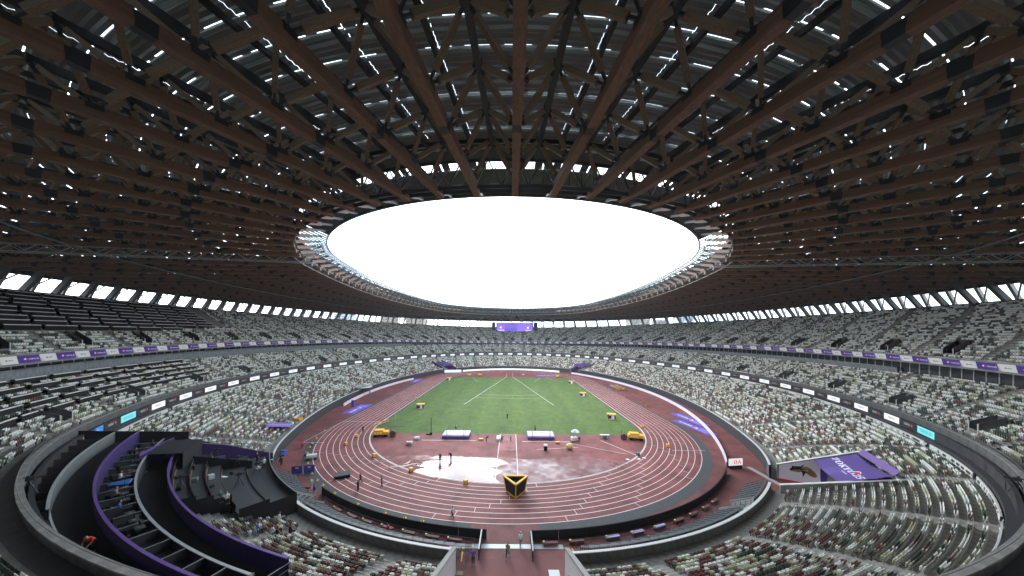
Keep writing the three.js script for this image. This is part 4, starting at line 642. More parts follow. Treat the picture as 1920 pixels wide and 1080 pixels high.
  mesh('cloth', quads([[at(-0.6, w, 0.2), at(12, w, 0.2), at(12, w, 8.4), at(-0.6, w, 3.5)]]), M.purpleMid, ps); mesh('cloth', quads([[at(12, w, 3), at(12.2, -w, 3), at(12.2, -w, 8.9), at(12, w, 8.4)]]), M.purple, ps);
  mesh('pole', merge([bar(at(-0.6, w, 0), at(-0.6, w, 3.6), 0.08, 0.08), bar(at(12, w, 0), at(12, w, 8.5), 0.08, 0.08)]), M.steel, ps);
  const ca = thing('black_cabin', 'black draped cabin at the head of the left tunnel', 'cabin'); mesh('drape', quads([[at(8, -w, 4), at(8, w * 0.4, 4), at(8, w * 0.4, 8.2), at(8, -w, 8.2)], [at(8, -w, 8.2), at(8, w * 0.4, 8.2), at(11.8, w * 0.4, 8.6), at(11.8, -w, 8.6)], [at(8, w * 0.4, 3.5), at(11.8, w * 0.4, 3.5), at(11.8, w * 0.4, 8.6), at(8, w * 0.4, 8.2)]]), M.black, ca); mesh('drape', quads([[at(1, -w * 0.3, 3.4), at(8, -w * 0.3, 3.4), at(8, -w * 0.3, 6.6), at(1, -w * 0.3, 4.6)]]), M.black, ca);
  const lt = thing('lighting_truss', 'pale lattice truss in front of the purple cloth screen', 'truss'); { const A = at(8.5, w * 0.55, 7.4), B = at(1.2, w * 0.55, 5.6), l = []; for (const [dx, dy] of [[0, 0], [0, 0.45], [0.4, 0.2]]) l.push(bar(A.clone().add(V(dx, dy, dx)), B.clone().add(V(dx, dy, dx)), 0.07, 0.07)); for (let i = 0; i < 14; i++) l.push(bar(along(A, B, i / 14).add(V(0, i % 2 ? 0 : 0.45, 0)), along(A, B, (i + 1) / 14).add(V(0, i % 2 ? 0.45 : 0, 0)), 0.04, 0.04)); mesh('lattice', merge(l), M.steelPale, lt); mesh('post', merge([bar(A.clone().setY(3), A, 0.1, 0.1), bar(B.clone().setY(2), B, 0.1, 0.1)]), M.steel, lt); }
}
// cases, bags and a blue sheet left among the booths and on the platform
{
  const r = rngOf(77), ms = [M.charcoal, M.black, M.steel, M.darkgrey, M.offwhite, M.black], ws = ['charcoal', 'black', 'grey', 'dark grey', 'white', 'black'];
  for (let i = 0; i < 26; i++) { const booth = i < 17, t = lerp(-6.2, -12.0, r()), o = booth ? 14.0 + 1.9 * r() : [1.6, 4.9, 7.1, 8.7, 10.2][i % 5] + 0.4 * r(), q = ring(off(F1, o), t), k = Math.floor(r() * 6), w = 0.4 + 0.5 * r(), h = 0.25 + 0.4 * r(), d = 0.35 + 0.3 * r(); if (!booth && t > -8.3) continue; const y = booth ? 7.6 : [3.3, 3.9, 4.7, 5.3, 5.9][i % 5];
    const g = thing('equipment_case', ws[k] + ' equipment case ' + (booth ? 'in the commentary booths, ' + nth('eb') : 'on the black camera platform, ' + nth('ep')) + ' of them', 'case', [q.x, y, q.z], r() * 3); mesh('body', rbox(w, h, d, 0.04, 0, h / 2 + 0.004, 0), ms[k], g); mesh('handle', box(0.16, 0.03, 0.04, 0, h + 0.02, 0), M.steelDark, g); }
  const q = ring(off(F1, 14.8), -9.0), b = rbox(1.7, 0.35, 0.9, 0.15, 0, 0.2, 0, 4), p = b.attributes.position; for (let i = 0; i < p.count; i++) p.setY(i, Math.max(0.005, p.getY(i) * (1 + 1.4 * fbm(p.getX(i) * 2.2, p.getZ(i) * 2.2, 1.5, 3)))); b.computeVertexNormals(); const o = mesh('blue_sheet', b, std([0.03, 0.16, 0.5], 0.7)); o.position.set(q.x, 8.1, q.z); o.rotation.y = 0.5; tag(o, 'crumpled bright blue sheet lying over the commentary desks', 'sheet');
}
// ---------- television cameras, people ----------
function tvCamera(x, y, z, turn, lab, h = 1.4) { const g = thing('television_camera', lab, 'camera', [x, y, z], turn); mesh('body', merge([rbox(0.32, 0.34, 0.6, 0.04, 0, h + 0.25, 0), cyl(0.09, 0.11, 0.5, 0, 0, 0).rotateX(Math.PI / 2).translate(0, h + 0.25, 0.5)]), M.charcoal, g); for (let i = 0; i < 3; i++) { const a = i * 2.1; mesh('leg', bar(V(0, h, 0), V(Math.cos(a) * 0.55, 0.02, Math.sin(a) * 0.55), 0.06, 0.06), M.steelDark, g); } mesh('viewfinder', rbox(0.2, 0.16, 0.16, 0.02, -0.22, h + 0.45, -0.05), M.black, g); return g; }
const POSE = {
  stand: { hip: 0.95, la: [[-0.1, 0.5, 0.02], [-0.11, 0.09, -0.02]], ra: [[0.1, 0.5, 0.02], [0.12, 0.09, 0.03]], sh: [0, 1.42, 0], hd: [0, 1.66, 0.03], le: [[-0.25, 1.14, 0], [-0.24, 0.9, 0.1]], re: [[0.25, 1.14, 0], [0.23, 0.92, 0.12]] },
  walk: { hip: 0.93, la: [[-0.1, 0.52, 0.18], [-0.1, 0.1, 0.3]], ra: [[0.1, 0.48, -0.02], [0.1, 0.14, -0.34]], sh: [0, 1.4, 0.04], hd: [0, 1.64, 0.09], le: [[-0.25, 1.12, -0.12], [-0.23, 0.9, -0.02]], re: [[0.25, 1.12, 0.1], [0.22, 0.98, 0.32]] },
  bend: { hip: 0.9, la: [[-0.12, 0.48, 0.06], [-0.13, 0.09, -0.04]], ra: [[0.12, 0.48, 0.08], [0.13, 0.09, 0.05]], sh: [0, 1.22, 0.36], hd: [0, 1.34, 0.58], le: [[-0.24, 0.95, 0.45], [-0.14, 0.78, 0.62]], re: [[0.24, 0.95, 0.45], [0.14, 0.78, 0.62]] },
  sit: { hip: 0.5, la: [[-0.11, 0.5, 0.42], [-0.11, 0.09, 0.44]], ra: [[0.11, 0.5, 0.42], [0.11, 0.09, 0.46]], sh: [0, 1.0, 0.04], hd: [0, 1.25, 0.1], le: [[-0.25, 0.76, 0.08], [-0.15, 0.62, 0.3]], re: [[0.25, 0.76, 0.08], [0.15, 0.62, 0.3]] },
};
const bodyCache = {};
function bodyGeo(pose) {
  if (bodyCache[pose]) return bodyCache[pose];
  const P = POSE[pose], v = a => V(...a), S = v(P.sh), Hp = V(0, P.hip, 0), bones = [];
  const add = (a, b, r0, r1, part) => bones.push([a, b, r0, r1, part]);
  add(Hp, V().lerpVectors(Hp, S, 0.55), 0.15, 0.15, 'top'); add(V().lerpVectors(Hp, S, 0.5), S.clone().add(V(0, -0.06, 0)), 0.15, 0.16, 'top');
  for (const [s, leg, arm] of [[-1, P.la, P.le], [1, P.ra, P.re]]) {
    const h = Hp.clone().add(V(s * 0.1, -0.04, 0)), k = v(leg[0]), f = v(leg[1]); add(h, k, 0.105, 0.072, 'leg'); add(k, f, 0.07, 0.045, 'leg'); add(f.clone().add(V(0, -0.045, -0.03)), f.clone().add(V(0, -0.05, 0.15)), 0.048, 0.04, 'shoe');
    const sh = S.clone().add(V(s * 0.19, -0.04, 0)), e = v(arm[0]), w = v(arm[1]), d = V().subVectors(w, e).normalize(), side = V(s, 0, 0); add(S.clone().add(V(s * 0.05, -0.02, 0)), sh, 0.085, 0.075, 'top'); add(sh, e, 0.068, 0.048, 'top'); add(e, w, 0.044, 0.034, 'skin');
    const pm = w.clone().addScaledVector(d, 0.07); add(w, pm, 0.036, 0.04, 'skin'); for (let i = -1.5; i <= 1.5; i++) { const b = pm.clone().add(V(0, 0, i * 0.02)); add(b, b.clone().addScaledVector(d, 0.075 - Math.abs(i) * 0.008).add(V(-s * 0.012, 0, 0)), 0.011, 0.009, 'skin'); } add(w.clone().addScaledVector(d, 0.03), w.clone().addScaledVector(d, 0.07).add(V(0, 0, 0.055)), 0.013, 0.01, 'skin');
  }
  const Hd = v(P.hd); add(S, Hd, 0.06, 0.055, 'skin'); add(Hd.clone().add(V(0, -0.03, 0.015)), Hd.clone().add(V(0, 0.045, 0)), 0.082, 0.1, 'skin'); add(Hd.clone().add(V(0, -0.015, 0.1)), Hd.clone().add(V(0, 0.015, 0.092)), 0.018, 0.012, 'skin'); add(Hd.clone().add(V(0, 0.07, -0.035)), Hd.clone().add(V(0, 0.05, -0.06)), 0.095, 0.085, 'hair');
  for (const s of [-1, 1]) add(Hd.clone().add(V(s * 0.095, 0, 0)), Hd.clone().add(V(s * 0.098, 0.03, -0.01)), 0.018, 0.016, 'skin');
  const R = 92, mc = new MarchingCubes(R, M.white, false, false, 60000); mc.isolation = 0; const sc = 0.98, cy = 0.88, fld = mc.field, p = V(), ab = V(), ap = V();
  const sd = (q, b) => { ab.subVectors(b[1], b[0]); ap.subVectors(q, b[0]); const t = Math.max(0, Math.min(1, ap.dot(ab) / Math.max(1e-9, ab.lengthSq()))); return ap.addScaledVector(ab, -t).length() - lerp(b[2], b[3], t); };
  for (let z = 0; z < R; z++) for (let y = 0; y < R; y++) for (let x = 0; x < R; x++) { p.set((x - R / 2) / (R / 2) * sc, (y - R / 2) / (R / 2) * sc + cy, (z - R / 2) / (R / 2) * sc); let d = 1; if (Math.abs(p.x) < 0.5) for (const b of bones) { const e = sd(p, b), k = 0.025, h = Math.max(k - Math.abs(d - e), 0) / k; d = Math.min(d, e) - h * h * k * 0.25; } fld[z * R * R + y * R + x] = -d; }
  mc.update(); const n = mc.count, pos = new Float32Array(n * 3), nor = new Float32Array(n * 3), part = [];
  for (let i = 0; i < n; i++) { p.set(mc.positionArray[3 * i] * sc, mc.positionArray[3 * i + 1] * sc + cy, mc.positionArray[3 * i + 2] * sc); pos.set([p.x, p.y, p.z], 3 * i); nor.set([mc.normalArray[3 * i], mc.normalArray[3 * i + 1], mc.normalArray[3 * i + 2]], 3 * i); let bd = 9, bp = 'top'; for (const b of bones) { const e = sd(p, b); if (e < bd) { bd = e; bp = b[4]; } } part.push(bp); }
  let lo = 9; for (let i = 0; i < n; i++) lo = Math.min(lo, pos[3 * i + 1]); for (let i = 0; i < n; i++) pos[3 * i + 1] -= lo;
  return bodyCache[pose] = { pos, nor, part, lo };
}
const bodyMat = new THREE.MeshStandardMaterial({ vertexColors: true, roughness: 0.8, side: THREE.DoubleSide });
const INK = { black: [0.015, 0.015, 0.018], navy: [0.02, 0.03, 0.09], white: [0.7, 0.7, 0.7], grey: [0.2, 0.2, 0.2], purple: [0.12, 0.05, 0.3], red: [0.7, 0.03, 0.02], teal: [0.03, 0.15, 0.15], khaki: [0.2, 0.17, 0.11], blue: [0.05, 0.2, 0.6], tan: [0.42, 0.3, 0.2] };
function person(x, y, z, turn, pose, top, leg, label, group, hair = [0.02, 0.016, 0.014]) {
  const b = bodyGeo(pose), g = new THREE.BufferGeometry(), col = new Float32Array(b.part.length * 3), map = { top: INK[top], leg: INK[leg], skin: [0.42, 0.25, 0.17], hair, shoe: [0.25, 0.25, 0.26] };
  b.part.forEach((p, i) => col.set(map[p], 3 * i)); g.setAttribute('position', new THREE.BufferAttribute(b.pos, 3)); g.setAttribute('normal', new THREE.BufferAttribute(b.nor, 3)); g.setAttribute('color', new THREE.BufferAttribute(col, 3));
  const o = mesh('person', g, bodyMat); o.position.set(x, y, z); o.rotation.y = turn; return tag(o, label, 'person', group);
}
const gy = 0.012;
person(1.4, gy, 93.9, 0.2, 'walk', 'white', 'grey', 'person in white top walking towards the camera at the track opening', null, [0.5, 0.5, 0.5]);
person(-0.1, gy + 0.01, 95.8, -0.25, 'walk', 'khaki', 'black', 'person in khaki carrying a bag through the middle of the track opening');
person(-3.9, gy, 96.9, 0.1, 'stand', 'purple', 'black', 'person in purple shirt standing left of the gate leaf');
person(-7.8, gy, 88.6, 1.2, 'walk', 'white', 'black', 'person in white shirt walking in the outer lane');
person(-24.3, gy, 81.5, 2.6, 'stand', 'navy', 'navy', 'person in navy standing on the track beside a person in black');
person(-25.1, gy, 79.0, -0.6, 'walk', 'black', 'black', 'person all in black on the near left bend');
person(-21.2, gy, 79.8, 1.8, 'stand', 'khaki', 'black', 'person in khaki standing right of the two on the bend');
person(-32.2, gy, 80.9, 0.4, 'stand', 'white', 'white', 'person all in white outside the near left bend');
person(-30.2, gy, 83.2, 2.8, 'stand', 'purple', 'white', 'person in white and purple at the end of the black boards');
person(-14.4, gy + 0.02, 49.2, 0, 'bend', 'white', 'black', 'person in white bending on the grass behind the left mat');
person(-0.8, gy + 0.02, 38.6, 0, 'stand', 'black', 'navy', 'person in black standing mid grass near the centre line');
person(6.7, gy + 0.02, 49.8, 0.4, 'stand', 'grey', 'black', 'person in grey standing on the grass behind the right mat');
person(-13.8, gy + 0.012, 69.9, 0.3, 'stand', 'black', 'black', 'person in black standing at the puddle edge, left of two');
person(-11.9, gy + 0.012, 68.4, -0.6, 'bend', 'black', 'black', 'person in black stooping in the puddle, right of two');
person(-5.6, gy, 58.4, 2.0, 'bend', 'black', 'black', 'person in black bending beside the yellow tray');
person(-1.9, gy, 57.6, 0.5, 'bend', 'grey', 'black', 'person bending on the runway beside the white case');
person(0.2, gy, 57.3, -0.7, 'stand', 'white', 'grey', 'person in white standing on the runway end');
person(-37.6, gy, 52.4, 0.4, 'walk', 'navy', 'navy', 'person in navy crossing the inner lanes on the left');
person(16.6, gy, 57.6, -0.3, 'sit', 'navy', 'black', 'person in navy sitting under the white umbrella');
person(14.9, gy, 57.2, 0.7, 'bend', 'white', 'grey', 'person in white stooping beside the umbrella');
for (const [x, z, tp, lg, ps, w] of [[-44.6, 71.0, 'navy', 'black', 'walk', 'navy pushing along the left apron'], [-43.4, 72.4, 'black', 'black', 'stand', 'black behind the person in navy on the left apron'], [-41.2, 68.9, 'grey', 'black', 'walk', 'grey beside the white trolley on the left apron'], [-47.1, 76.0, 'black', 'black', 'stand', 'black standing before the purple cloth screen'], [-43.0, 64.0, 'navy', 'navy', 'bend', 'navy bending near the start chute'], [-45.6, 63.4, 'red', 'navy', 'bend', 'red bending by the front wall on the left'], [50.5, 76.3, 'black', 'black', 'stand', 'black standing behind the boards by the right tunnel'], [-15.0, 92.6, 'red', 'white', 'stand', 'red and white standing in the left moat'], [-34.4, 82.4, 'white', 'khaki', 'stand', 'white shirt beside the low black barrier']]) person(x, gy, z, x * 1.7 % 3, ps, tp, lg, 'person in ' + w);
// people in the stands and the media area
{ const q = ring(off(F1, 17.2), -6.05); person(q.x, 8.72, q.z, Math.atan2(q.nx, q.nz) + 0.9, 'bend', 'red', 'black', 'person in bright red shirt leaning over the purple parapet', null, [0.3, 0.25, 0.2]); }
for (const [t, o, tp, w] of [[-9.4, 14.9, 'white', 'white cap seated in the commentary booths'], [-7.6, 14.9, 'blue', 'light blue leaning back in the commentary booths'], [-11.2, 15.1, 'black', 'black seated at the far end of the booths'], [-8.4, 15.0, 'grey', 'grey seated between the monitors']]) { const q = ring(off(F1, o), t); person(q.x, 7.62, q.z, Math.atan2(-q.nx, -q.nz), 'sit', tp, 'black', 'person in ' + w); }
for (const [t, o, y, tp, w] of [[-8.1, 7.2, 4.72, 'teal', 'teal sitting on the camera platform'], [-7.9, 6.8, 4.72, 'white', 'white sitting next to the person in teal on the platform'], [-11.3, 2.0, 3.32, 'black', 'black standing at the far end of the camera platform'], [-10.6, 1.2, 3.32, 'white', 'white standing beside a television camera on the platform']]) { const q = ring(off(F1, o), t); person(q.x, y, q.z, 1, y > 4 ? 'sit' : 'stand', tp, 'black', 'person in ' + w); }
{ const T = TIERS[0]; const put = (t, j, tp, w) => { const s = mix(T.f, T.b, (j + 0.66) / T.n), q = ring(s, t); person(q.x, hy(yOf(T, j / T.n), q) + 0.02, q.z, Math.atan2(-q.nx, -q.nz), 'sit', tp, 'black', 'person in ' + w); };
  put(-6.3, 3, 'tan', 'tan sitting in the brown seats by the moat stair'); put(-6.15, 4, 'white', 'white sitting in the row behind the person in tan'); put(-5.95, 4, 'black', 'black sitting among the seated group'); put(-6.05, 2, 'black', 'black sitting in the front of the seated group'); put(-6.45, 5, 'blue', 'blue sitting at the back of the seated group'); put(-7.0, 1, 'white', 'white sitting alone by the front wall'); put(8.2, 23, 'navy', 'navy sitting high on the right below the ribbon'); }
for (const [t, o, y, n] of [[-9.2, 4.6, 3.92, 'on the second deck'], [-10.9, 4.4, 3.92, 'at the rail of the second deck'], [-11.6, 7.0, 4.72, 'on the third deck'], [-8.9, 10.2, 5.92, 'on the top deck'], [-10.2, 2.2, 3.32, 'on the front deck']]) { const q = ring(off(F1, o), t); tvCamera(q.x, y, q.z, Math.atan2(-q.nx, -q.nz), 'television camera on a tripod ' + n + ' of the black platform'); }
{ let q = ring(off(R2, -0.15), -9.3); tvCamera(q.x, 10.2, q.z, Math.atan2(-q.nx, -q.nz), 'television camera on the light ribbon ledge at lower left', 1.2); q = ring(off(R2, -0.15), 9.9); tvCamera(q.x, 10.2, q.z, Math.atan2(-q.nx, -q.nz), 'television camera on the light ribbon ledge at lower right', 1.2); }
// ---------- equipment on the field ----------
{
  for (const [x, n] of [[-13.2, 'left'], [7.6, 'right']]) { const g = thing('high_jump_mat', 'purple high jump landing mat on the ' + n + ' of the runway', 'mat', [x, gy, 54.6]);
    const top = canvasTex(256, 160, (c, w, h) => { c.fillStyle = '#b9b2dd'; c.fillRect(0, 0, w, h); c.fillStyle = '#a79fd2'; c.fillRect(0, 110, w, 50); emblem(c, 130, 62, 22); c.fillStyle = '#f3f0fb'; c.font = 'bold 26px sans-serif'; c.textAlign = 'center'; c.fillText('TOKYO 25', 128, 120); });
    mesh('base', rbox(6.5, 0.55, 4.0, 0.08, 0, 0.3, 0, 2), M.purple, g); mesh('cushion', rbox(6.5, 0.35, 4.0, 0.1, 0, 0.75, 0, 2), M.lavender, g); mesh('printed_cover', new THREE.PlaneGeometry(6.3, 3.8).rotateX(-Math.PI / 2).translate(0, 0.932, 0), std([1, 1, 1], 0.6, { map: top }), g);
    for (const s of [-1, 1]) mesh('upright', merge([cyl(0.04, 0.04, 2.3, s * 2.1, 1.15, 2.3, 8), box(0.5, 0.08, 0.6, s * 2.1, 0.04, 2.3)]), M.charcoal, g); mesh('seam', merge([box(0.03, 0.02, 3.9, -2.05, 0.945, 0), box(0.03, 0.02, 3.9, 2.05, 0.945, 0)]), M.purple, g); }
  // triangular display
  const tr = thing('triangle_display', 'black three sided display with yellow edges on the near bend', 'display', [1.0, gy, 82.2]); { const pts = [V(0, 0, 1.35), V(-1.75, 0, -1.3), V(1.75, 0, -1.3)], top = pts.map(p => p.clone().multiplyScalar(1.12).setY(2.35)), base = pts.map(p => p.clone().multiplyScalar(0.86).setY(0.14)); for (let i = 0; i < 3; i++) { const j = (i + 1) % 3; mesh('display', quads([[base[i], base[j], top[j], top[i]]]), M.black, tr); mesh('yellow_edge', bar(top[i], top[j], 0.3, 0.2), M.yellow, tr); mesh('yellow_edge', bar(base[i], base[j], 0.16, 0.14), M.yellow, tr); mesh('corner_post', bar(base[i], top[i], 0.14, 0.14), M.yellow, tr); } mesh('inside', quads([[top[0].clone().multiplyScalar(0.8).setY(1.7), top[1].clone().multiplyScalar(0.8).setY(1.7), top[2].clone().multiplyScalar(0.8).setY(1.7), top[2].clone().multiplyScalar(0.8).setY(1.7)]]), M.charcoal, tr); }
  // yellow carts
  for (const [x, z, a, n] of [[-31.8, 55.2, 0.15, 'left'], [30.8, 55.8, -0.2, 'right']]) { const g = thing('equipment_cart', 'yellow and black equipment cart at the ' + n + ' corner of the grass', 'cart', [x, gy, z], a); mesh('body', rbox(3.6, 0.8, 1.6, 0.12, 0, 0.95, 0, 2), M.yellow, g); mesh('hood', rbox(2.2, 0.5, 1.5, 0.12, -0.4, 1.5, 0, 2), M.yellow, g); mesh('chassis', box(3.3, 0.3, 1.3, 0, 0.45, 0), M.black, g); for (const [wx, wz] of [[-1.2, 0.75], [1.2, 0.75], [-1.2, -0.75], [1.2, -0.75]]) mesh('wheel', cyl(0.34, 0.34, 0.25, 0, 0, 0, 14).rotateX(Math.PI / 2).translate(wx, 0.34, wz), M.black, g); for (let i = 0; i < 3; i++) mesh('window', rbox(0.5, 0.45, 0.06, 0.02, -1.1 + i * 0.65, 1.0, 0.81), std([0.9, 0.75, 0.35], 0.5), g); const r = thing('brown_roller', 'brown drum beside the ' + n + ' yellow cart', 'drum', [x + (n === 'left' ? 2.9 : -2.9), gy, z - 0.2], a); mesh('drum', cyl(0.75, 0.75, 1.2, 0, 0, 0, 18).rotateX(Math.PI / 2).translate(0, 0.76, 0), std([0.12, 0.05, 0.04], 0.7), r); mesh('handle', merge([cyl(0.04, 0.04, 2.2, -0.5, 1.1, 0, 6)]), M.black, r); }
  // white and purple boxes with yellow rims on the grass
  for (const [x, z, n] of [[-30.6, 26.3, 'at the left edge of the grass'], [30.5, 2.4, 'at the right edge, second from the front'], [31.0, 37.2, 'nearest on the right edge of the grass'], [-33.9, -38.6, 'at the far left corner of the grass'], [32, -30.1, 'farthest on the right edge of the grass']]) { const g = thing('field_display', 'white and purple field display with yellow rim ' + n, 'display', [x, 0.03, z], x > 0 ? -0.25 : 0.1); mesh('body', rbox(2.3, 1.35, 1.6, 0.04, 0, 0.75, 0), M.white, g); mesh('purple_side', merge([box(0.45, 1.3, 1.66, -0.95, 0.75, 0), box(0.45, 1.3, 1.66, 0.98, 0.75, 0)]), M.purple, g); mesh('rim', rbox(2.6, 0.22, 1.85, 0.05, 0, 1.5, 0), M.yellow, g); mesh('foot_rim', rbox(2.5, 0.1, 1.75, 0.03, 0, 0.06, 0), M.orange, g); mesh('dark_slot', box(0.7, 0.9, 0.05, -0.4, 0.72, 0.82), M.black, g); }
  // printed floor mats
  const mt = canvasTex(512, 128, (g, w, h) => { g.fillStyle = '#5c55b4'; g.fillRect(0, 0, w, h); g.fillStyle = '#7a72dd'; g.fillRect(60, 20, 120, 90); emblem(g, 220, 66, 32); g.fillStyle = '#fff'; g.font = 'bold 40px sans-serif'; g.fillText('TOKYO 25', 268, 80); });
  for (const [x, z, w, l, a, n] of [[-51.3, 27.5, 4.2, 13, 0, 'left apron near the start line'], [55.2, 36.5, 3.6, 14, 0.10, 'right apron, the outer of two'], [51.6, 44.5, 3.2, 14, 0.16, 'right apron, the inner of two'], [-51.3, -36, 4, 11, 0, 'left apron at the far end']]) { const g = new THREE.PlaneGeometry(l, w); g.rotateX(-Math.PI / 2); const o = mesh('printed_mat', g, std([1, 1, 1], 0.7, { map: mt })); o.position.set(x, 0.03, z); o.rotation.y = (x < 0 ? Math.PI / 2 : -Math.PI / 2) + a + Math.PI; tag(o, 'purple printed floor mat on the ' + n, 'mat'); }
  tag(mesh('printed_mat', new THREE.PlaneGeometry(13, 5).rotateX(-Math.PI / 2).translate(22.5, 0.03, -62), std([1, 1, 1], 0.7, { map: mt })), 'purple printed floor mat on the red zone at the far end', 'mat');
  // floor panel, umbrella, rollers, pole, cases
  const dp = thing('dark_platform', 'low dark grey square platform on the near left bend', 'platform', [-29.4, gy, 76.6], 0.5); mesh('deck', rbox(2.5, 0.12, 1.9, 0.03, 0, 0.52, 0), M.darkgrey, dp); mesh('skirt', rbox(2.3, 0.46, 1.7, 0.03, 0, 0.23, 0), M.black, dp);
  const um = thing('umbrella', 'white and light blue umbrella over equipment right of the mats', 'umbrella', [15.9, gy, 56.4]); { const c = new THREE.SphereGeometry(1.25, 16, 6, 0, Math.PI * 2, 0, 0.95); c.translate(0, 1.25, 0); mesh('canopy', c, M.white, um); const c2 = new THREE.SphereGeometry(1.262, 8, 6, 0.6, 0.9, 0, 0.95); c2.translate(0, 1.25, 0); mesh('blue_panel', c2, std([0.15, 0.4, 0.65], 0.6), um); mesh('pole', cyl(0.025, 0.025, 2.4, 0, 1.2, 0, 8), M.steel, um); }
  const eq = thing('covered_trolley', 'white sheet covered trolley under the umbrella', 'trolley', [15.4, gy, 57.4], 0.3); { const b = rbox(1.6, 1.0, 1.0, 0.25, 0, 0.65, 0, 3); const p = b.attributes.position; for (let i = 0; i < p.count; i++) { p.setX(i, p.getX(i) + 0.12 * fbm(p.getX(i) * 2, p.getY(i) * 2, p.getZ(i) * 2)); p.setY(i, p.getY(i) + 0.15 * fbm(p.getZ(i) * 2, p.getX(i) * 2, 3)); } b.computeVertexNormals(); mesh('sheet', b, M.white, eq); for (const [wx, wz] of [[-0.6, 0.4], [0.6, 0.4], [-0.6, -0.4], [0.6, -0.4]]) mesh('wheel', cyl(0.14, 0.14, 0.08, 0, 0, 0, 10).rotateX(Math.PI / 2).translate(wx, 0.14, wz), M.black, eq); }
  const yr = thing('water_roller', 'yellow foam roller left of the wet track', 'roller', [13.3, gy, 62.6]); yr.userData.label = 'round yellow foam roller on the red zone right of the runway'; { const a = new THREE.SphereGeometry(0.72, 16, 10); a.scale(1.1, 0.95, 0.8); a.translate(0, 0.72, 0); mesh('drum', a, std([0.75, 0.6, 0.25], 0.7), yr); mesh('frame', merge([box(1.5, 0.1, 0.1, 0, 0.15, 0.3), box(0.08, 0.08, 1.4, 0.6, 0.2, 0.9)]), M.steel, yr); }
  const bc = thing('equipment_bin', 'black bin with white lid on the red zone', 'bin', [7.9, gy, 63.2]); mesh('body', cyl(0.42, 0.4, 0.9, 0, 0.46, 0, 14), M.black, bc); mesh('lid', cyl(0.44, 0.44, 0.3, 0, 1.08, 0, 14), M.white, bc);
  const po = thing('camera_mast', 'tall thin black mast at the left edge of the grass', 'mast', [-19.9, gy, 53.4]); mesh('mast', cyl(0.07, 0.09, 4.2, 0, 2.1, 0, 8), M.black, po); mesh('base', merge([box(1.3, 0.18, 0.5, -0.6, 0.1, 0), box(0.5, 0.5, 0.5, 0, 0.25, 0)]), M.black, po);
  for (const [x, z, n] of [[-23, 60.6, 'white bundle of sheeting left of the mats'], [-22.3, 57.2, 'small white heap beside the black mast']]) { const b = rbox(1.3, 0.7, 0.9, 0.2, 0, 0.36, 0, 3), p = b.attributes.position; for (let i = 0; i < p.count; i++) { const q = fbm(p.getX(i) * 2 + x, p.getY(i) * 2, p.getZ(i) * 2 + z, 3); p.setXYZ(i, p.getX(i) * (1 + 0.5 * q), Math.max(0.01, p.getY(i) * (1 + 0.7 * q)), p.getZ(i) * (1 + 0.5 * q)); } b.computeVertexNormals(); const o = mesh('sheet_bundle', b, M.offwhite); o.position.set(x, gy, z); tag(o, n, 'sheeting'); }
  const wc = thing('white_case', 'white case lying on the left runway line', 'case', [-2.7, gy, 56.6]); mesh('body', rbox(1.0, 0.6, 2.2, 0.1, 0, 0.35, 0), M.white, wc); mesh('lid_strap', box(1.04, 0.08, 0.12, 0, 0.62, 0.3), M.charcoal, wc);
  const fw = thing('folding_table', 'folding table with green top right of the umbrella', 'table', [23.4, gy, 55.2]); mesh('top', box(2.4, 0.08, 0.8, 0, 0.95, 0), M.offwhite, fw); mesh('box', rbox(1, 0.6, 0.6, 0.05, 0, 0.4, 0), std([0.15, 0.22, 0.15], 0.7), fw); for (const s of [-1, 1]) mesh('leg', box(0.06, 0.92, 0.6, s * 1.05, 0.46, 0), M.steel, fw);
  for (const [x, z, n] of [[-6.9, 57.2, 'left of the runway'], [11.2, 58.8, 'right of the right mat']]) { const g = thing('yellow_tray', 'flat yellow tray of markers ' + n, 'tray', [x, gy, z], 0.2); mesh('tray', rbox(1.0, 0.24, 0.6, 0.04, 0, 0.3, 0), M.yellow, g); mesh('leg', merge([box(0.08, 0.2, 0.5, -0.4, 0.1, 0), box(0.08, 0.2, 0.5, 0.4, 0.1, 0)]), M.black, g); }
  const sp = thing('speaker_box', 'grey loudspeaker on the red zone right of the wet area', 'speaker', [27.2, gy, 65.8], 0.6); mesh('cabinet', rbox(0.6, 0.7, 0.5, 0.05, 0, 0.37, 0), M.steel, sp); mesh('grille', box(0.5, 0.55, 0.03, 0, 0.38, 0.26), M.black, sp);
  for (const [x, z] of [[24.2, 68.0], [26.6, 67.8], [27.9, 67.2]]) { const o = mesh('paper_pad', rbox(0.7, 0.12, 0.5, 0.03, 0, 0.07, 0), M.white); o.position.set(x, gy, z); o.rotation.y = x; tag(o, 'small white pad lying by the right bend, ' + nth('pd') + ' from the left', 'pad', 'white pads by the right bend'); }
  // yellow cubes round the kerb
  const cubes = [[-37.4, 56.0, 'by the left yellow cart'], [-37.1, 61.5, 'where the left bend begins'], [-27.8, 67.3 + 0.6, 'left of the wet area'], [-18.1, 74.4, 'at the lower left of the puddle'], [-7.4, 78.8, 'at the lower edge of the puddle'], [36.6, 46, 'by the right corner of the grass'], [36.2, 60.6, 'where the right bend begins'], [-36.4, 12, 'along the left straight']];
  for (const [x, z, n] of cubes) { const g = thing('yellow_cube', 'yellow marker box ' + n, 'marker', [x, gy, z], x * 0.3); mesh('body', rbox(0.62, 0.72, 0.6, 0.05, 0, 0.37, 0), M.yellow, g); mesh('base', box(0.66, 0.1, 0.64, 0, 0.05, 0), M.black, g); }
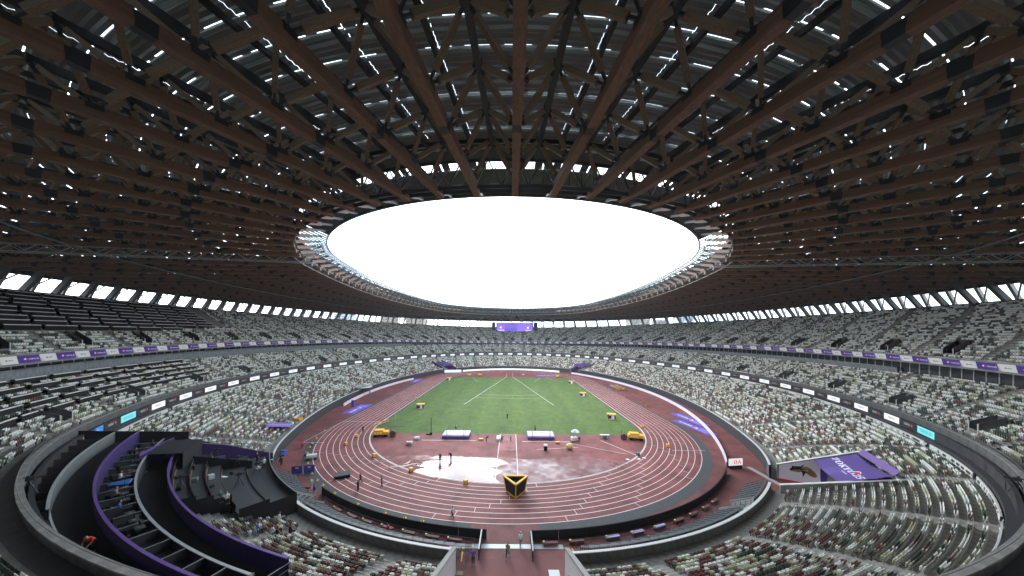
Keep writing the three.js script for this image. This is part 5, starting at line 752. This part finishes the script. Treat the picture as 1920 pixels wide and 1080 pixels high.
  // small yellow lamps along the outer band
  for (let i = 0; i < 14; i++) { const a = lerp(2.95, 1.78, i / 13) + 0.03 * Math.sin(i * 5), R = 48.4; const g = mesh('lane_cone', merge([new THREE.ConeGeometry(0.17, 0.4, 8).translate(0, 0.22, 0), box(0.42, 0.04, 0.42, 0, 0.02, 0)]), M.yellow); g.position.set(-0.47 + R * Math.cos(a), gy, 42.2 + R * Math.sin(a)); tag(g, 'small yellow cone on the grey band of the left bend, ' + nth('co') + ' from the far side', 'cone', 'yellow cones on the grey band'); }
  // left apron: signs, barriers, trolleys
  for (const [dx, n] of [[0, 'left'], [1.9, 'right']]) { const g = thing('info_stand', 'blue and purple information board by the near left bend, ' + n + ' of two', 'board', [-38 + dx, 0.01, 75.9 - dx * 0.25], 0.25); mesh('upper_panel', box(1.7, 0.75, 0.1, 0, 1.1, 0), M.purple, g); mesh('lower_panel', box(1.7, 0.65, 0.1, 0, 0.38, 0), M.blue, g); mesh('emblem', rbox(0.5, 0.3, 0.04, 0.02, 0, 1.12, 0.06), M.white, g); }
  const lb = thing('low_barrier', 'low black barrier bar outside the near left bend', 'barrier', [-33.2, 0.01, 82.0], 0.1); mesh('bar', box(2.9, 0.18, 0.18, 0, 0.62, 0), M.black, lb); for (const x of [-1.3, 0, 1.3]) mesh('post', cyl(0.06, 0.08, 0.9, x, 0.45, 0, 8), std([0.7, 0.6, 0.35], 0.6), lb);
  const wt = thing('white_trolley', 'white loaded trolley on the left apron', 'trolley', [-39.6, 0.01, 69.4], 0.4); mesh('load', rbox(1.8, 0.6, 0.8, 0.12, 0, 0.75, 0, 2), M.white, wt); mesh('frame', merge([box(1.9, 0.08, 0.9, 0, 0.42, 0), box(0.06, 0.9, 0.06, 0.95, 0.8, 0.3), box(0.06, 0.9, 0.06, 0.95, 0.8, -0.3)]), M.steel, wt); for (const [x, z] of [[-0.7, 0.4], [0.7, 0.4], [-0.7, -0.4], [0.7, -0.4]]) mesh('wheel', cyl(0.2, 0.2, 0.08, 0, 0, 0, 10).rotateX(Math.PI / 2).translate(x, 0.2, z), M.black, wt);
  const bb = thing('blue_bin', 'blue bin on the left apron by the front wall', 'bin', [-46.6, 0.01, 67.6]); mesh('body', rbox(0.8, 1.1, 0.8, 0.06, 0, 0.56, 0), M.blue, bb); mesh('label', box(0.4, 0.5, 0.02, 0.1, 0.6, 0.41), M.white, bb);
  const ob = thing('orange_locker', 'orange box standing on the left apron by the wall', 'box', [-57.6, 0.01, 47.5]); mesh('body', rbox(1.6, 2.2, 1.4, 0.08, 0, 1.1, 0), M.orange, ob); mesh('foot', box(1.5, 0.1, 1.3, 0, 0.05, 0), M.black, ob);
  const pp = thing('purple_pillar', 'purple pillar beside the left floor mat', 'pillar', [-54.5, 0.01, 24.5]); mesh('body', rbox(0.9, 2.0, 0.9, 0.06, 0, 1.02, 0), M.purple, pp); mesh('cap', rbox(1.0, 0.12, 1.0, 0.03, 0, 2.08, 0), M.purpleDark, pp);
  const aw = thing('purple_awning', 'purple awning over the front wall of the left stand', 'awning', [-56.6, 0, 55.5], 0.55); mesh('cloth', quads([[V(-2.4, 3.2, -2), V(2.4, 2.4, -2), V(2.4, 2.4, 2.4), V(-2.4, 3.2, 2.4)]]), M.purpleMat, aw); mesh('stripe', quads([[V(-2.4, 3.215, 0.1), V(2.4, 2.415, 0.1), V(2.4, 2.415, 0.3), V(-2.4, 3.215, 0.3)]]), M.white, aw); mesh('post', merge([cyl(0.05, 0.05, 2.4, 2.3, 1.2, -1.9, 8), cyl(0.05, 0.05, 2.4, 2.3, 1.2, 2.3, 8)]), M.steel, aw);
  const ki = thing('round_shelter', 'round grey shelter at the middle of the left front wall', 'shelter', [-61.3, 0, 3]); mesh('roof', cyl(3.2, 3.4, 0.35, 0, 3.3, 0, 24), M.steelPale, ki); mesh('dome', new THREE.SphereGeometry(3.1, 20, 6, 0, 6.29, 0, 0.5).scale(1, 0.5, 1).translate(0, 2.25, 0), M.steelPale, ki); for (let i = 0; i < 6; i++) mesh('post', cyl(0.1, 0.1, 3.2, Math.cos(i * 1.05) * 2.8, 1.6, Math.sin(i * 1.05) * 2.8, 8), M.steel, ki);
  const yh = thing('finish_gantry', 'yellow rail and dark panels at the start line on the left', 'rail', [-35.2, 0.02, 45.5]); mesh('rail', merge([bar(V(-1.4, 0.9, 3), V(0.4, 0.9, -2.6), 0.12, 0.12), bar(V(-1.4, 0.4, 3), V(0.4, 0.4, -2.6), 0.1, 0.1)]), M.yellow, yh); for (let i = 0; i < 5; i++) mesh('post', cyl(0.06, 0.06, 0.95, lerp(-1.4, 0.4, i / 4), 0.47, lerp(3, -2.6, i / 4), 8), M.yellow, yh); mesh('panel', merge([box(6.5, 0.03, 1.0, 3.2, 0.03, 1.2), box(0.9, 0.03, 9, 1.0, 0.032, 2)]), M.darkgrey, yh);
  mesh('pole', cyl(0.06, 0.06, 3.0, 3.4, 1.5, 0.4, 8), M.yellow, yh);
  // hurdles and kit on the right straight
  for (let i = 0; i < 6; i++) { const x = 52.5 - (i % 2) * 1.6, z = -13 - Math.floor(i / 2) * 4.2; const g = thing('equipment_rack', (i % 3 === 2 ? 'lavender' : 'yellow') + ' equipment rack on the right apron, ' + nth('er') + ' from the camera', 'rack', [x, 0.02, z], 0.1, 'yellow racks on the right apron'); mesh('shelf', merge([box(2.6, 0.12, 1.1, 0, 0.45, 0), box(2.6, 0.12, 1.1, 0, 0.95, 0)]), i % 3 === 2 ? M.lavender : M.yellow, g); for (const s of [-1, 1]) mesh('upright', box(0.1, 1.0, 1.1, s * 1.25, 0.5, 0), M.steel, g); }
  for (const [x, z, w] of [[51, 13, 'near the middle of the right apron'], [48.6, 3, 'beside the outer lane on the right'], [54, -2, 'on the right apron by the white boards'], [50, 20, 'nearest on the right apron']]) { const g = thing('starting_kit', 'low orange kit box ' + w, 'box', [x, 0.02, z]); mesh('body', rbox(1.6, 0.35, 0.7, 0.04, 0, 0.2, 0), M.orange, g); mesh('lid', box(1.62, 0.05, 0.72, 0, 0.39, 0), M.charcoal, g); }
  for (const [x, z, w] of [[-19, -59, 'left of the far runway'], [-25.5, -58, 'in the far left corner of the red zone'], [29, -56, 'at the far right corner of the grass'], [8, -61, 'right of the far runway']]) { const g = thing('equipment_cart', 'small yellow cart ' + w, 'cart', [x, 0.01, z], x); mesh('body', rbox(2.2, 0.9, 1.2, 0.1, 0, 0.75, 0), x === 8 ? M.steelPale : M.yellow, g); mesh('chassis', box(2.1, 0.3, 1.1, 0, 0.2, 0), M.black, g); }
}
// ---------- the city seen through the gap under the roof ----------
{
  const bm = [std([0.42, 0.36, 0.25], 0.9, { map: concreteTex }), std([0.30, 0.36, 0.42], 0.6), std([0.35, 0.33, 0.27], 0.9, { map: concreteTex })];
  for (const [x, z, w, h, m, n] of [[-190, -480, 34, 62, 0, 'tan tower block seen through the gap at left of the screen'], [-238, -470, 24, 58, 0, 'second tan tower block left of the first'], [262, -500, 40, 62, 2, 'brown tower block seen through the gap right of the screen'], [345, -480, 30, 78, 1, 'blue grey tower block in the right gap'], [-300, -420, 26, 60, 1, 'blue grey tower block in the left gap'], [318, -520, 24, 60, 2, 'narrow brown block beside the blue grey tower']]) {
    const g = thing('tower_block', n, 'building', [x, -0.4, z]); mesh('wall', box(w, h, 24, 0, h / 2, 0), bm[m], g); mesh('roof', box(w + 1, 1.2, 25, 0, h + 0.6, 0), M.concreteMid, g); for (let i = 0; i < 4; i++) for (let j = 0; j < 5; j++) mesh('window', box(w / 6, 1.6, 0.3, (i - 1.5) * w / 4.4, h - 4 - j * 3.6, 12.05), M.glassDark, g);
  }
}
scene.fog = new THREE.FogExp2(0xdde6ee, 0.00018);
renderer.render(scene, camera);
